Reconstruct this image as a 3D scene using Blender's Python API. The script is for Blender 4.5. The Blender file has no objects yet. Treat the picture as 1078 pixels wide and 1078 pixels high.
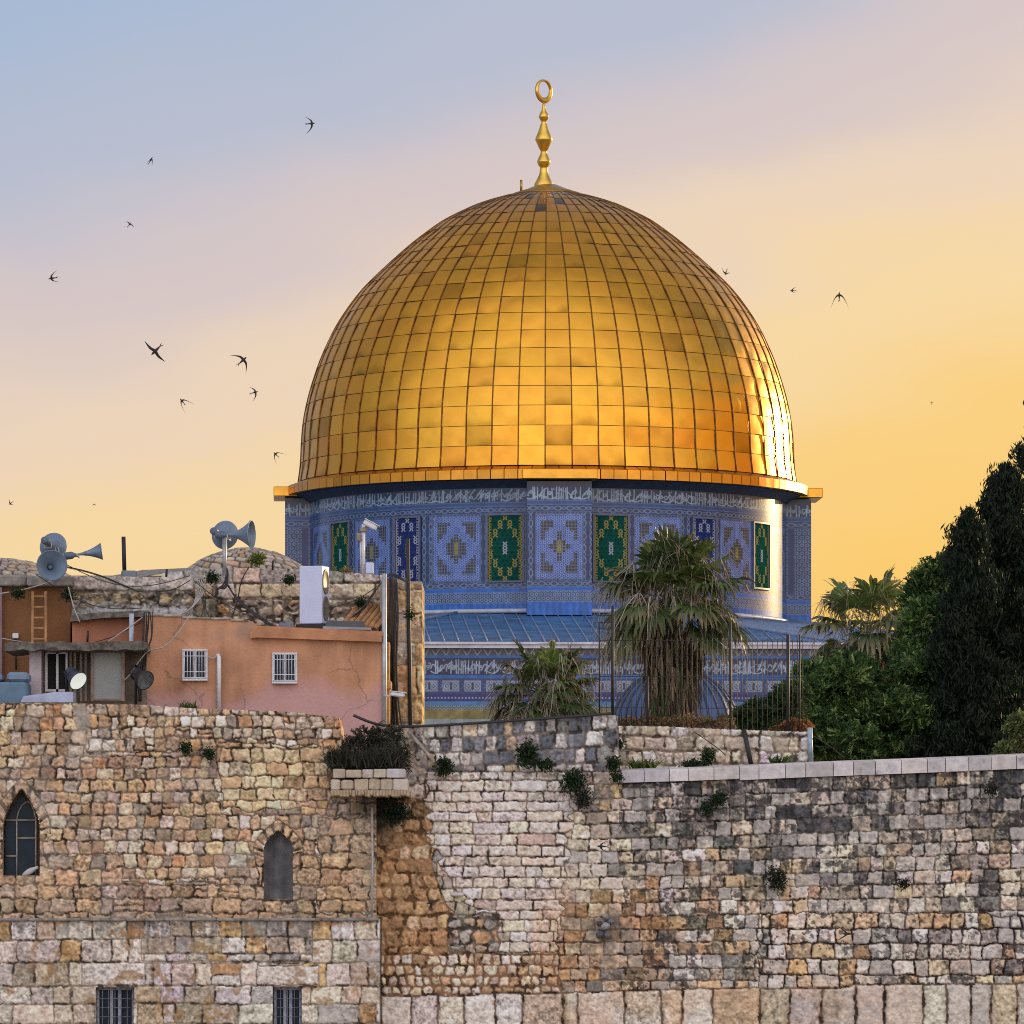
import bpy, math, random
import numpy as np
from mathutils import Vector, Matrix

R = math.radians
sc = bpy.context.scene
F = 6100.0            # focal length in photo pixels (photo 1078 wide, telephoto)
HY = 969.0            # horizon row
CX = 539.0

# ------------------------------------------------------------------ camera
cam_d = bpy.data.cameras.new("camera")
cam = bpy.data.objects.new("camera", cam_d)
sc.collection.objects.link(cam)
cam.location = (0, 0, 0)
cam.rotation_euler = (R(90), 0, 0)
cam_d.sensor_fit = 'HORIZONTAL'
cam_d.sensor_width = 36.0
cam_d.lens = 36.0 * F / 1078.0
cam_d.shift_y = (HY - 539.0) / 1078.0
cam_d.clip_start = 0.5
cam_d.clip_end = 20000
sc.camera = cam

# ------------------------------------------------------------------ world
SUN_EL = R(8.0)
SUN_DIR = Vector((0.643 * math.cos(SUN_EL), 0.766 * math.cos(SUN_EL), math.sin(SUN_EL))).normalized()
SUN_AZ = math.atan2(SUN_DIR.x, SUN_DIR.y)
world = bpy.data.worlds.new("World")
sc.world = world
world.use_nodes = True
wt = world.node_tree
wt.nodes.clear()
N = wt.nodes.new
L = wt.links.new
def wmath(op, a, b=None, clamp=False):
    n = N("ShaderNodeMath"); n.operation = op; n.use_clamp = clamp
    for i, v in enumerate((a, b)):
        if v is None: continue
        if isinstance(v, (int, float)): n.inputs[i].default_value = v
        else: L(v, n.inputs[i])
    return n.outputs[0]
sky = N("ShaderNodeTexSky"); sky.sky_type = 'NISHITA'; sky.sun_disc = False
sky.sun_elevation = SUN_EL; sky.sun_rotation = SUN_AZ
sky.air_density = 1.0; sky.dust_density = 2.0; sky.ozone_density = 1.0
bg1 = N("ShaderNodeBackground"); bg1.inputs[1].default_value = 0.1
L(sky.outputs[0], bg1.inputs[0])
tc = N("ShaderNodeTexCoord")
sep = N("ShaderNodeSeparateXYZ"); L(tc.outputs['Generated'], sep.inputs[0])
nz = N("ShaderNodeTexNoise"); nz.inputs['Scale'].default_value = 5.0; nz.inputs['Detail'].default_value = 3
mp = N("ShaderNodeMapping"); mp.inputs['Scale'].default_value = (1, 1, 2.2); mp.inputs['Rotation'].default_value = (0, 0.3, 0)
L(tc.outputs['Generated'], mp.inputs[0]); L(mp.outputs[0], nz.inputs[0])
t = wmath('SUBTRACT', sep.outputs['Z'], wmath('MULTIPLY', sep.outputs['X'], 0.29))
t = wmath('ADD', t, wmath('MULTIPLY', wmath('SUBTRACT', nz.outputs[0], 0.5), 0.055))
nz2 = N('ShaderNodeTexNoise'); nz2.inputs['Scale'].default_value = 16; nz2.inputs['Detail'].default_value = 4; mp2 = N('ShaderNodeMapping'); mp2.inputs['Scale'].default_value = (1, 1, 2.6); mp2.inputs['Rotation'].default_value = (0, 0.45, 0.2)
L(tc.outputs['Generated'], mp2.inputs[0]); L(mp2.outputs[0], nz2.inputs[0])
t = wmath('ADD', t, wmath('MULTIPLY', wmath('SUBTRACT', nz2.outputs[0], 0.5), 0.022))
pos = wmath('DIVIDE', wmath('ADD', t, 0.1), 1.1, True)
ramp = N("ShaderNodeValToRGB"); ramp.color_ramp.interpolation = 'EASE'
SKY = [(-0.10, (.92, .48, .10)), (0.042, (.98, .60, .15)), (0.066, (.97, .63, .21)), (0.090, (.95, .70, .37)),
       (0.106, (.86, .67, .51)), (0.123, (.69, .58, .58)), (0.150, (.48, .52, .65)), (0.188, (.38, .495, .69)), (0.34, (.40, .44, .58)), (1.0, (.42, .41, .46))]
cr = ramp.color_ramp
while len(cr.elements) < len(SKY): cr.elements.new(0.5)
for e, (tt, c) in zip(cr.elements, SKY):
    e.position = (tt + 0.1) / 1.1; e.color = (*c, 1)
L(pos, ramp.inputs[0])
back = wmath('ADD', 1.0, wmath('MULTIPLY', wmath('MULTIPLY', sep.outputs['Y'], -1.0, True), 2.15))  # unseen sky behind the camera, brightened to light the wall and front faces
# the sky opposite the sunset is mixed paler and cooler to tone the front light
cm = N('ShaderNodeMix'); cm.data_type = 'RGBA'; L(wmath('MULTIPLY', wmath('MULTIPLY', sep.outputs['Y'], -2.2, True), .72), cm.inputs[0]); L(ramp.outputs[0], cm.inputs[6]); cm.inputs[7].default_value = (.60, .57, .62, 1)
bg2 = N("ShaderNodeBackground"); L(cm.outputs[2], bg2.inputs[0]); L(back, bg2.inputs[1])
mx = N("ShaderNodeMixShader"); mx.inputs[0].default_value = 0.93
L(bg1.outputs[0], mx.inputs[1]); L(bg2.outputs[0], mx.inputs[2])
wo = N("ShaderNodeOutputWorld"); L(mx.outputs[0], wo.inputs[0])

# ------------------------------------------------------------------ sun
sun_d = bpy.data.lights.new("sun", 'SUN'); sun_d.energy = 4.4; sun_d.angle = R(0.5)
sun_d.color = (1.0, 0.72, 0.38)
sun = bpy.data.objects.new("sun", sun_d); sc.collection.objects.link(sun)
sun.rotation_euler = SUN_DIR.to_track_quat('Z', 'Y').to_euler()
sun.location = (40, 100, 60)

sc.cycles.filter_width = 1.0
sc.cycles.use_denoising = False
sc.view_settings.view_transform = 'Standard'
sc.view_settings.look = 'None'
sc.view_settings.exposure = 0.0
sc.view_settings.gamma = 1.0
sc.view_settings.use_curve_mapping = False

# ------------------------------------------------------------------ helpers
rnd = random.Random(7)
WLOC = {}
def P(px, py, Y):
    return Vector(((px - CX) / F * Y, Y, (HY - py) / F * Y))
def PX(px, Y): return (px - CX) / F * Y
def PZ(py, Y): return (HY - py) / F * Y

def tag(o, label=None, cat=None, group=None, kind=None):
    if label: o['label'] = label
    if cat: o['category'] = cat
    if group: o['group'] = group
    if kind: o['kind'] = kind
    return o
def thing(name, loc, label, cat, group=None):
    o = bpy.data.objects.new(name, None); sc.collection.objects.link(o)
    o.location = loc; o.empty_display_size = 0.2
    WLOC[o] = Vector(loc)
    return tag(o, label, cat, group)
def link_mesh(name, me, mat, parent=None, loc=None):
    """mesh given in world coordinates; re-based on its parent or on loc"""
    o = bpy.data.objects.new(name, me); sc.collection.objects.link(o)
    if parent is not None:
        o.parent = parent; base = WLOC[parent]
    else:
        base = Vector(loc) if loc is not None else Vector((0, 0, 0))
        o.location = base
    WLOC[o] = base
    if base.length > 0: me.transform(Matrix.Translation(-base))
    if mat: me.materials.append(mat)
    return o
def np_mesh(name, V, Fq, col=None, smooth=True, tri=False):
    """V (n,3) array, Fq (m,4) or (m,3) index array"""
    me = bpy.data.meshes.new(name)
    V = np.asarray(V, dtype=np.float32); Fq = np.asarray(Fq, dtype=np.int32)
    k = Fq.shape[1]
    me.vertices.add(len(V)); me.vertices.foreach_set('co', V.ravel())
    me.loops.add(Fq.size); me.loops.foreach_set('vertex_index', Fq.ravel())
    me.polygons.add(len(Fq))
    me.polygons.foreach_set('loop_start', np.arange(0, Fq.size, k, dtype=np.int32))
    me.polygons.foreach_set('use_smooth', np.full(len(Fq), smooth, dtype=bool))
    me.update(calc_edges=True)
    if col is not None:
        a = me.color_attributes.new('Col', 'FLOAT_COLOR', 'POINT')
        c = np.ones((len(V), 4), dtype=np.float32); c[:, :3] = col
        a.data.foreach_set('color', c.ravel())
    me.validate()
    return me
class MB:
    def __init__(s): s.v = []; s.f = []; s.sm = []; s.c = []
    def add(s, vs, fs, smooth=False, col=(1, 1, 1)):
        b = len(s.v); s.v += [tuple(p) for p in vs]; s.c += [col] * len(vs)
        for f in fs: s.f.append(tuple(b + i for i in f)); s.sm.append(smooth)
        return s
    def box(s, x0, x1, y0, y1, z0, z1, M=None, col=(1, 1, 1), bev=0.0):
        if bev > 0:
            b = min(bev, (x1-x0)*.3, (y1-y0)*.3, (z1-z0)*.3)
            vs = []; 
            for (zz, ins) in ((z0, b), (z0 + b, 0), (z1 - b, 0), (z1, b)):
                xa, xb, ya, yb = x0 + ins, x1 - ins, y0 + ins, y1 - ins
                vs += [(xa + b, ya, zz), (xb - b, ya, zz), (xb, ya + b, zz), (xb, yb - b, zz), (xb - b, yb, zz), (xa + b, yb, zz), (xa, yb - b, zz), (xa, ya + b, zz)]
            fs = [tuple(range(7, -1, -1)), tuple(range(24, 32))]
            for k in range(3):
                for i in range(8):
                    j = (i + 1) % 8; fs.append((k*8+i, k*8+j, k*8+8+j, k*8+8+i))
        else:
            vs = [(x0, y0, z0), (x1, y0, z0), (x1, y1, z0), (x0, y1, z0), (x0, y0, z1), (x1, y0, z1), (x1, y1, z1), (x0, y1, z1)]
            fs = [(3, 2, 1, 0), (4, 5, 6, 7), (0, 1, 5, 4), (1, 2, 6, 5), (2, 3, 7, 6), (3, 0, 4, 7)]
        if M is not None: vs = [M @ Vector(p) for p in vs]
        return s.add(vs, fs, False, col)
    def tube(s, pts, r, n=8, r2=None, col=(1, 1, 1), caps=True):
        pts = [Vector(p) for p in pts]; m = len(pts); vs = []; fs = []
        up = Vector((0, 0, 1)); prev = None
        for i, p in enumerate(pts):
            d = (pts[min(i+1, m-1)] - pts[max(i-1, 0)])
            d = d.normalized() if d.length > 1e-9 else Vector((0, 0, 1))
            if prev is None:
                a = d.cross(up) if abs(d.z) < .95 else d.cross(Vector((1, 0, 0)))
            else: a = prev - d * prev.dot(d)
            a.normalize(); prev = a; b = d.cross(a)
            if isinstance(r, (list, tuple)): rr = r[i]
            else: rr = r if r2 is None else r + (r2 - r) * i / (m - 1)
            for k in range(n):
                t = 2 * math.pi * k / n
                vs.append(p + a * (math.cos(t) * rr) + b * (math.sin(t) * rr))
        for i in range(m - 1):
            for k in range(n):
                j = (k + 1) % n; fs.append((i*n+k, i*n+j, i*n+n+j, i*n+n+k))
        if caps: fs += [tuple(range(n-1, -1, -1)), tuple(range((m-1)*n, m*n))]
        return s.add(vs, fs, True, col)
    def lathe(s, prof, n=32, M=None, col=(1, 1, 1), a0=0, a1=2*math.pi):
        """prof: list of (r,z) about local z"""
        full = abs(a1 - a0 - 2*math.pi) < 1e-6; vs = []; fs = []; k = n if full else n + 1
        for (r, z) in prof:
            for i in range(k):
                t = a0 + (a1 - a0) * i / n
                p = Vector((r * math.cos(t), r * math.sin(t), z)); vs.append(M @ p if M is not None else p)
        for a in range(len(prof) - 1):
            for i in range(n):
                j = (i + 1) % k; fs.append((a*k+i, a*k+j, a*k+k+j, a*k+k+i))
        return s.add(vs, fs, True, col)
    def build(s, name, mat, parent=None, loc=None, autosm=None):
        me = bpy.data.meshes.new(name); me.from_pydata(s.v, [], s.f)
        me.polygons.foreach_set('use_smooth', s.sm)
        a = me.color_attributes.new('Col', 'FLOAT_COLOR', 'POINT')
        c = np.ones((len(s.v), 4), dtype=np.float32); c[:, :3] = np.array(s.c, dtype=np.float32)
        a.data.foreach_set('color', c.ravel()); me.update()
        return link_mesh(name, me, mat, parent, loc)
def boxpx(mb, x0, x1, y0, y1, Y, depth, bev=0.0, col=(1, 1, 1)):
    """box whose front face, Y metres away, spans these photo rows and columns"""
    return mb.box(PX(x0, Y), PX(x1, Y), Y, Y + depth, PZ(y1, Y), PZ(y0, Y), bev=bev, col=col)

def mat(name, color=(.5, .5, .5), rough=.8, metal=0.0, attr=False, var=0.0, vscale=3.0, bump=0.0, bscale=20.0, spec=.5, dirt=None, streak=None, coat=0.0, emit=None, trans=0.0):
    m = bpy.data.materials.new(name); m.use_nodes = True
    nt = m.node_tree; b = nt.nodes['Principled BSDF']; n = nt.nodes.new; l = nt.links.new
    b.inputs['Roughness'].default_value = rough; b.inputs['Metallic'].default_value = metal
    b.inputs['Specular IOR Level'].default_value = spec
    if coat: b.inputs['Coat Weight'].default_value = coat; b.inputs['Coat Roughness'].default_value = .12
    g = n('ShaderNodeTexCoord')
    if attr:
        a = n('ShaderNodeAttribute'); a.attribute_name = 'Col'; c = a.outputs['Color']
        if color != (.5, .5, .5):
            mm = n('ShaderNodeMix'); mm.data_type = 'RGBA'; mm.blend_type = 'MULTIPLY'; mm.inputs[0].default_value = 1
            l(c, mm.inputs[6]); mm.inputs[7].default_value = (*color, 1); c = mm.outputs[2]
    else:
        a = n('ShaderNodeRGB'); a.outputs[0].default_value = (*color, 1); c = a.outputs[0]
    def mulnoise(c, scale, lo, hi, vec_scale=(1, 1, 1), detail=5):
        mpn = n('ShaderNodeMapping'); mpn.inputs['Scale'].default_value = vec_scale; l(g.outputs['Object'], mpn.inputs[0])
        t = n('ShaderNodeTexNoise'); t.inputs['Scale'].default_value = scale; t.inputs['Detail'].default_value = detail; l(mpn.outputs[0], t.inputs[0])
        r = n('ShaderNodeMapRange'); r.inputs[1].default_value = .3; r.inputs[2].default_value = .7; r.inputs[3].default_value = lo; r.inputs[4].default_value = hi
        l(t.outputs[0], r.inputs[0])
        mm = n('ShaderNodeMix'); mm.data_type = 'RGBA'; mm.blend_type = 'MULTIPLY'; mm.inputs[0].default_value = 1
        l(c, mm.inputs[6]); l(r.outputs[0], mm.inputs[7]); return mm.outputs[2]
    if var: c = mulnoise(c, vscale, 1 - var, 1 + var * .6)
    if streak: c = mulnoise(c, streak[0], 1 - streak[1], 1 + streak[1] * .3, (1, 1, .12))
    if dirt:
        t = n('ShaderNodeTexNoise'); t.inputs['Scale'].default_value = dirt[0]; t.inputs['Detail'].default_value = 6; l(g.outputs['Object'], t.inputs[0])
        r = n('ShaderNodeMapRange'); r.inputs[1].default_value = dirt[1]; r.inputs[2].default_value = dirt[1] + .12; l(t.outputs[0], r.inputs[0])
        mm = n('ShaderNodeMix'); mm.data_type = 'RGBA'; l(r.outputs[0], mm.inputs[0]); l(c, mm.inputs[6]); mm.inputs[7].default_value = (*dirt[2], 1); c = mm.outputs[2]
    l(c, b.inputs['Base Color'])
    if bump:
        t = n('ShaderNodeTexNoise'); t.inputs['Scale'].default_value = bscale; t.inputs['Detail'].default_value = 6; l(g.outputs['Object'], t.inputs[0])
        bp = n('ShaderNodeBump'); bp.inputs['Strength'].default_value = 1.0; bp.inputs['Distance'].default_value = bump
        l(t.outputs[0], bp.inputs['Height']); l(bp.outputs[0], b.inputs['Normal'])
    if emit: b.inputs['Emission Color'].default_value = (*emit[0], 1); b.inputs['Emission Strength'].default_value = emit[1]
    return m

# numpy noise ----------------------------------------------------------------
def vnoise(X, Y, scale, seed):
    r = np.random.RandomState(seed); T = r.rand(256, 256)
    x = X / scale + 1000.3; y = Y / scale + 1000.7
    xi = np.floor(x).astype(int); yi = np.floor(y).astype(int); fx = x - xi; fy = y - yi
    fx = fx*fx*(3-2*fx); fy = fy*fy*(3-2*fy); a = xi % 256; b = yi % 256; a1 = (a+1) % 256; b1 = (b+1) % 256
    return (T[a, b]*(1-fx)+T[a1, b]*fx)*(1-fy) + (T[a, b1]*(1-fx)+T[a1, b1]*fx)*fy
def fbm(X, Y, scale, seed, oct=4):
    s = 0; w = 0; a = 1.0
    for k in range(oct):
        s = s + a * vnoise(X, Y, scale / 2**k, seed + 13*k); w += a; a *= .55
    return s / w
def sstep(a, b, x):
    t = np.clip((x - a) / (b - a), 0, 1); return t*t*(3-2*t)
def lerp(a, b, t):
    return a + (b - a) * t[..., None]

M_stone = mat('weathered_limestone', attr=True, rough=.92, var=.22, vscale=9, bump=.012, bscale=28, spec=.2)
M_stone2 = mat('dressed_limestone', (.46, .38, .28), rough=.9, var=.3, vscale=2.5, bump=.01, bscale=14, spec=.2)
M_paving = mat('stone_paving', (.36, .32, .27), rough=.85, var=.25, vscale=.6, bump=.01, bscale=6)
M_plaster = mat('orange_plaster', (.60, .315, .18), rough=.9, var=.28, vscale=1.3, bump=.012, bscale=14, streak=(2.6, .3), dirt=(1.3, .60, (.40, .25, .17)), spec=.2)
def faded_foot(m, z_mid, soft, color):
    # an older pink coat showing in a ragged band along the foot of the wall
    nt = m.node_tree; b = nt.nodes['Principled BSDF']; src = b.inputs['Base Color'].links[0].from_socket; n = nt.nodes.new; l = nt.links.new
    g = n('ShaderNodeTexCoord'); sp = n('ShaderNodeSeparateXYZ'); l(g.outputs['Object'], sp.inputs[0]); t = n('ShaderNodeTexNoise'); t.inputs['Scale'].default_value = .55; t.inputs['Detail'].default_value = 6; l(g.outputs['Object'], t.inputs[0])
    a = n('ShaderNodeMath'); a.operation = 'MULTIPLY_ADD'; l(t.outputs[0], a.inputs[0]); a.inputs[1].default_value = -3.4; l(sp.outputs['Z'], a.inputs[2])
    r = n('ShaderNodeMapRange'); r.inputs[1].default_value = z_mid + soft; r.inputs[2].default_value = z_mid - soft; r.inputs[3].default_value = 0; r.inputs[4].default_value = .85; l(a.outputs[0], r.inputs[0])
    mm = n('ShaderNodeMix'); mm.data_type = 'RGBA'; l(r.outputs[0], mm.inputs[0]); l(src, mm.inputs[6]); mm.inputs[7].default_value = (*color, 1); l(mm.outputs[2], b.inputs['Base Color'])
def cracks(m, scale, amount):
    # hairline cracks, only here and there
    nt = m.node_tree; b = nt.nodes['Principled BSDF']; src = b.inputs['Base Color'].links[0].from_socket; n = nt.nodes.new; l = nt.links.new
    g = n('ShaderNodeTexCoord'); t = n('ShaderNodeTexNoise'); t.inputs['Scale'].default_value = 2.5; t.inputs['Detail'].default_value = 5; l(g.outputs['Object'], t.inputs[0])
    ad = n('ShaderNodeVectorMath'); ad.operation = 'MULTIPLY_ADD'; l(t.outputs[1], ad.inputs[0]); ad.inputs[1].default_value = (.5, .5, .5); l(g.outputs['Object'], ad.inputs[2])
    v = n('ShaderNodeTexVoronoi'); v.feature = 'DISTANCE_TO_EDGE'; v.inputs['Scale'].default_value = scale; l(ad.outputs[0], v.inputs['Vector'])
    r = n('ShaderNodeMapRange'); r.inputs[1].default_value = .004; r.inputs[2].default_value = .016; r.inputs[3].default_value = amount; r.inputs[4].default_value = 0; l(v.outputs['Distance'], r.inputs[0])
    t2 = n('ShaderNodeTexNoise'); t2.inputs['Scale'].default_value = .9; l(g.outputs['Object'], t2.inputs[0]); r2 = n('ShaderNodeMapRange'); r2.inputs[1].default_value = .47; r2.inputs[2].default_value = .56; l(t2.outputs[0], r2.inputs[0])
    mu = n('ShaderNodeMath'); mu.operation = 'MULTIPLY'; l(r.outputs[0], mu.inputs[0]); l(r2.outputs[0], mu.inputs[1])
    mm = n('ShaderNodeMix'); mm.data_type = 'RGBA'; l(mu.outputs[0], mm.inputs[0]); l(src, mm.inputs[6]); mm.inputs[7].default_value = (.12, .075, .05, 1); l(mm.outputs[2], b.inputs['Base Color'])
faded_foot(M_plaster, .12, .30, (.54, .33, .32)); cracks(M_plaster, .75, .38)
M_plaster_pink = mat('faded_pink_plaster', (.46, .20, .115), rough=.9, var=.25, vscale=1.1, bump=.006, bscale=25, streak=(3, .18), spec=.2)
M_plaster_shaded = mat('shaded_brown_plaster', (.24, .115, .05), rough=.9, var=.25, vscale=1.0, bump=.006, bscale=20, streak=(3, .2), spec=.2)  # orange-brown plaster with the wing's shade darkened into its colour
M_cap = mat('pale_stained_cap', (.40, .35, .29), rough=.92, var=.4, vscale=6, bump=.02, bscale=12, spec=.2)
M_concrete = mat('weathered_concrete', (.27, .25, .22), rough=.92, var=.4, vscale=6, bump=.02, bscale=12, spec=.2)
M_darkconc = mat('blackened_concrete', (.16, .145, .12), rough=.92, var=.6, vscale=8, bump=.03, bscale=14, spec=.2)
M_white = mat('white_painted_metal', (.70, .71, .74), rough=.5, var=.12, vscale=4)
M_acwhite = mat('pale_casing', (.55, .61, .80), rough=.45, var=.06, vscale=3)
M_grey = mat('galvanised_pipe', (.42, .43, .44), rough=.45, metal=.4, var=.2, vscale=8)
M_black = mat('black_rubber', (.022, .022, .024), rough=.6, var=.3, vscale=10)
M_iron = mat('dark_iron', (.03, .028, .03), rough=.6, metal=.3, var=.3, vscale=12)
M_horn = mat('blue_grey_horn', (.155, .215, .29), rough=.42, var=.18, vscale=6, metal=.15)
M_hornin = mat('blue_grey_horn_throat', (.10, .14, .19), rough=.5, var=.2, vscale=6)
M_wood = mat('weathered_timber', (.46, .24, .10), rough=.8, var=.3, vscale=6, streak=(9, .35))
M_tank = mat('blue_plastic', (.10, .19, .27), rough=.5, var=.2, vscale=4)
M_glass = mat('dark_window_glass', (.02, .038, .055), rough=.2, var=.3, vscale=3, spec=.12)
M_dark = mat('dark_interior', (.015, .014, .014), rough=.9)
M_gold = None
M_leaf = mat('foliage', attr=True, rough=.6, spec=.25)
def add_translucency(m, amount):
    # thin leaves pass some of the light that strikes their far side
    nt = m.node_tree; b = nt.nodes['Principled BSDF']; src = b.inputs['Base Color'].links[0].from_socket; o = nt.nodes['Material Output']
    t = nt.nodes.new('ShaderNodeBsdfTranslucent'); nt.links.new(src, t.inputs[0]); mxs = nt.nodes.new('ShaderNodeMixShader'); mxs.inputs[0].default_value = amount
    nt.links.new(b.outputs[0], mxs.inputs[1]); nt.links.new(t.outputs[0], mxs.inputs[2]); nt.links.new(mxs.outputs[0], o.inputs[0])
add_translucency(M_leaf, .35)
M_bark = mat('bark', (.13, .10, .075), rough=.95, var=.4, vscale=8, bump=.03, bscale=15)
# ================================================================== SETTING
gm = MB(); gm.add([(-8000, -8000, -14), (8000, -8000, -14), (8000, 8000, -14), (-8000, 8000, -14)], [(0, 1, 2, 3)])
M_ground = mat('plaza_stone', (.42, .37, .30), rough=.85, var=.3, vscale=.15)
tag(gm.build('ground', M_ground), kind='structure')
em = MB(); em.box(-120, 120, 111.6, 420, -13.99, 2.6)
tag(em.build('esplanade', M_paving), kind='structure')
em = MB(); em.box(-70, 75, 200, 320, 2.604, 6.75)
tag(em.build('terrace', M_paving), kind='structure')

# ================================================================== MASONRY
def courses(X, Y, y0, y1, h, w, seed, split=0.0, vsplit=0.0, corner=4.0):
    """stones in courses. returns id, distance to the stone edge, local u,v in -1..1 (all in photo-size units)"""
    r = np.random.RandomState(seed)
    ed = [y0]
    while ed[-1] < y1: ed.append(ed[-1] + r.uniform(*h))
    ed = np.array(ed); row = np.clip(np.searchsorted(ed, Y, side='right') - 1, 0, len(ed) - 2)
    ya = ed[row]; yb = ed[row + 1]
    xa = np.zeros_like(X); xb = np.zeros_like(X); colid = np.zeros(X.shape, int)
    x_lo, x_hi = X.min() - 5, X.max() + 60
    for k in range(len(ed) - 1):
        m = row == k
        if not m.any(): continue
        ce = [x_lo - r.uniform(0, w[1])]
        hh = (ed[k+1] - ed[k])
        while ce[-1] < x_hi: ce.append(ce[-1] + w[0] + (w[1] - w[0]) * r.beta(1.3, 2.0))
        ce = np.array(ce); c = np.clip(np.searchsorted(ce, X[m], side='right') - 1, 0, len(ce) - 2)
        xa[m] = ce[c]; xb[m] = ce[c + 1]; colid[m] = c
    base = row * 997 + colid
    T = r.rand(20000); hsh = (base * 7919) % 20000
    if split > 0:
        do = T[hsh] < split; fr = .38 + .24 * T[(hsh + 17) % 20000]; ym = ya + (yb - ya) * fr
        up = Y < ym
        yb = np.where(do & up, ym, yb); ya = np.where(do & ~up, ym, ya)
        base = base * 3 + np.where(do, np.where(up, 1, 2), 0)
        hsh = (base * 7919) % 20000
        if vsplit > 0:
            d2 = do & (T[(hsh + 5) % 20000] < vsplit); xm = xa + (xb - xa) * (.35 + .3 * T[(hsh + 29) % 20000]); lf = X < xm
            xb = np.where(d2 & lf, xm, xb); xa = np.where(d2 & ~lf, xm, xa)
            base = base * 3 + np.where(d2, np.where(lf, 1, 2), 0)
    dx = np.minimum(X - xa, xb - X); dy = np.minimum(Y - ya, yb - Y)
    cr_ = np.minimum(corner, .45 * np.minimum(xb - xa, yb - ya))
    d = np.minimum(dx, dy); inc = (dx < cr_) & (dy < cr_)
    d = np.where(inc, cr_ - np.hypot(cr_ - dx, cr_ - dy), d)
    u = (X - (xa + xb) / 2) / ((xb - xa) / 2 + 1e-6); v = (Y - (ya + yb) / 2) / ((yb - ya) / 2 + 1e-6)
    return base, d, u, v
def pick(idv, palette, seed, jitter=.14):
    """one of the palette's colours for every stone, with its own small difference"""
    r = np.random.RandomState(seed); n = 16384
    cols = np.array([c for c, w in palette]); ws = np.array([w for c, w in palette], float); ws /= ws.sum()
    ch = r.choice(len(cols), n, p=ws); T = cols[ch] * (1 + jitter * r.randn(n, 1)) * (1 + .03 * r.randn(n, 3))
    return np.clip(T, .02, .8)[(idv.astype(np.int64) * 5641 + seed * 77) % n]
def srand(idv, seed):
    return np.random.RandomState(seed).rand(16384)[(idv.astype(np.int64) * 4409 + seed * 31) % 16384]

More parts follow.
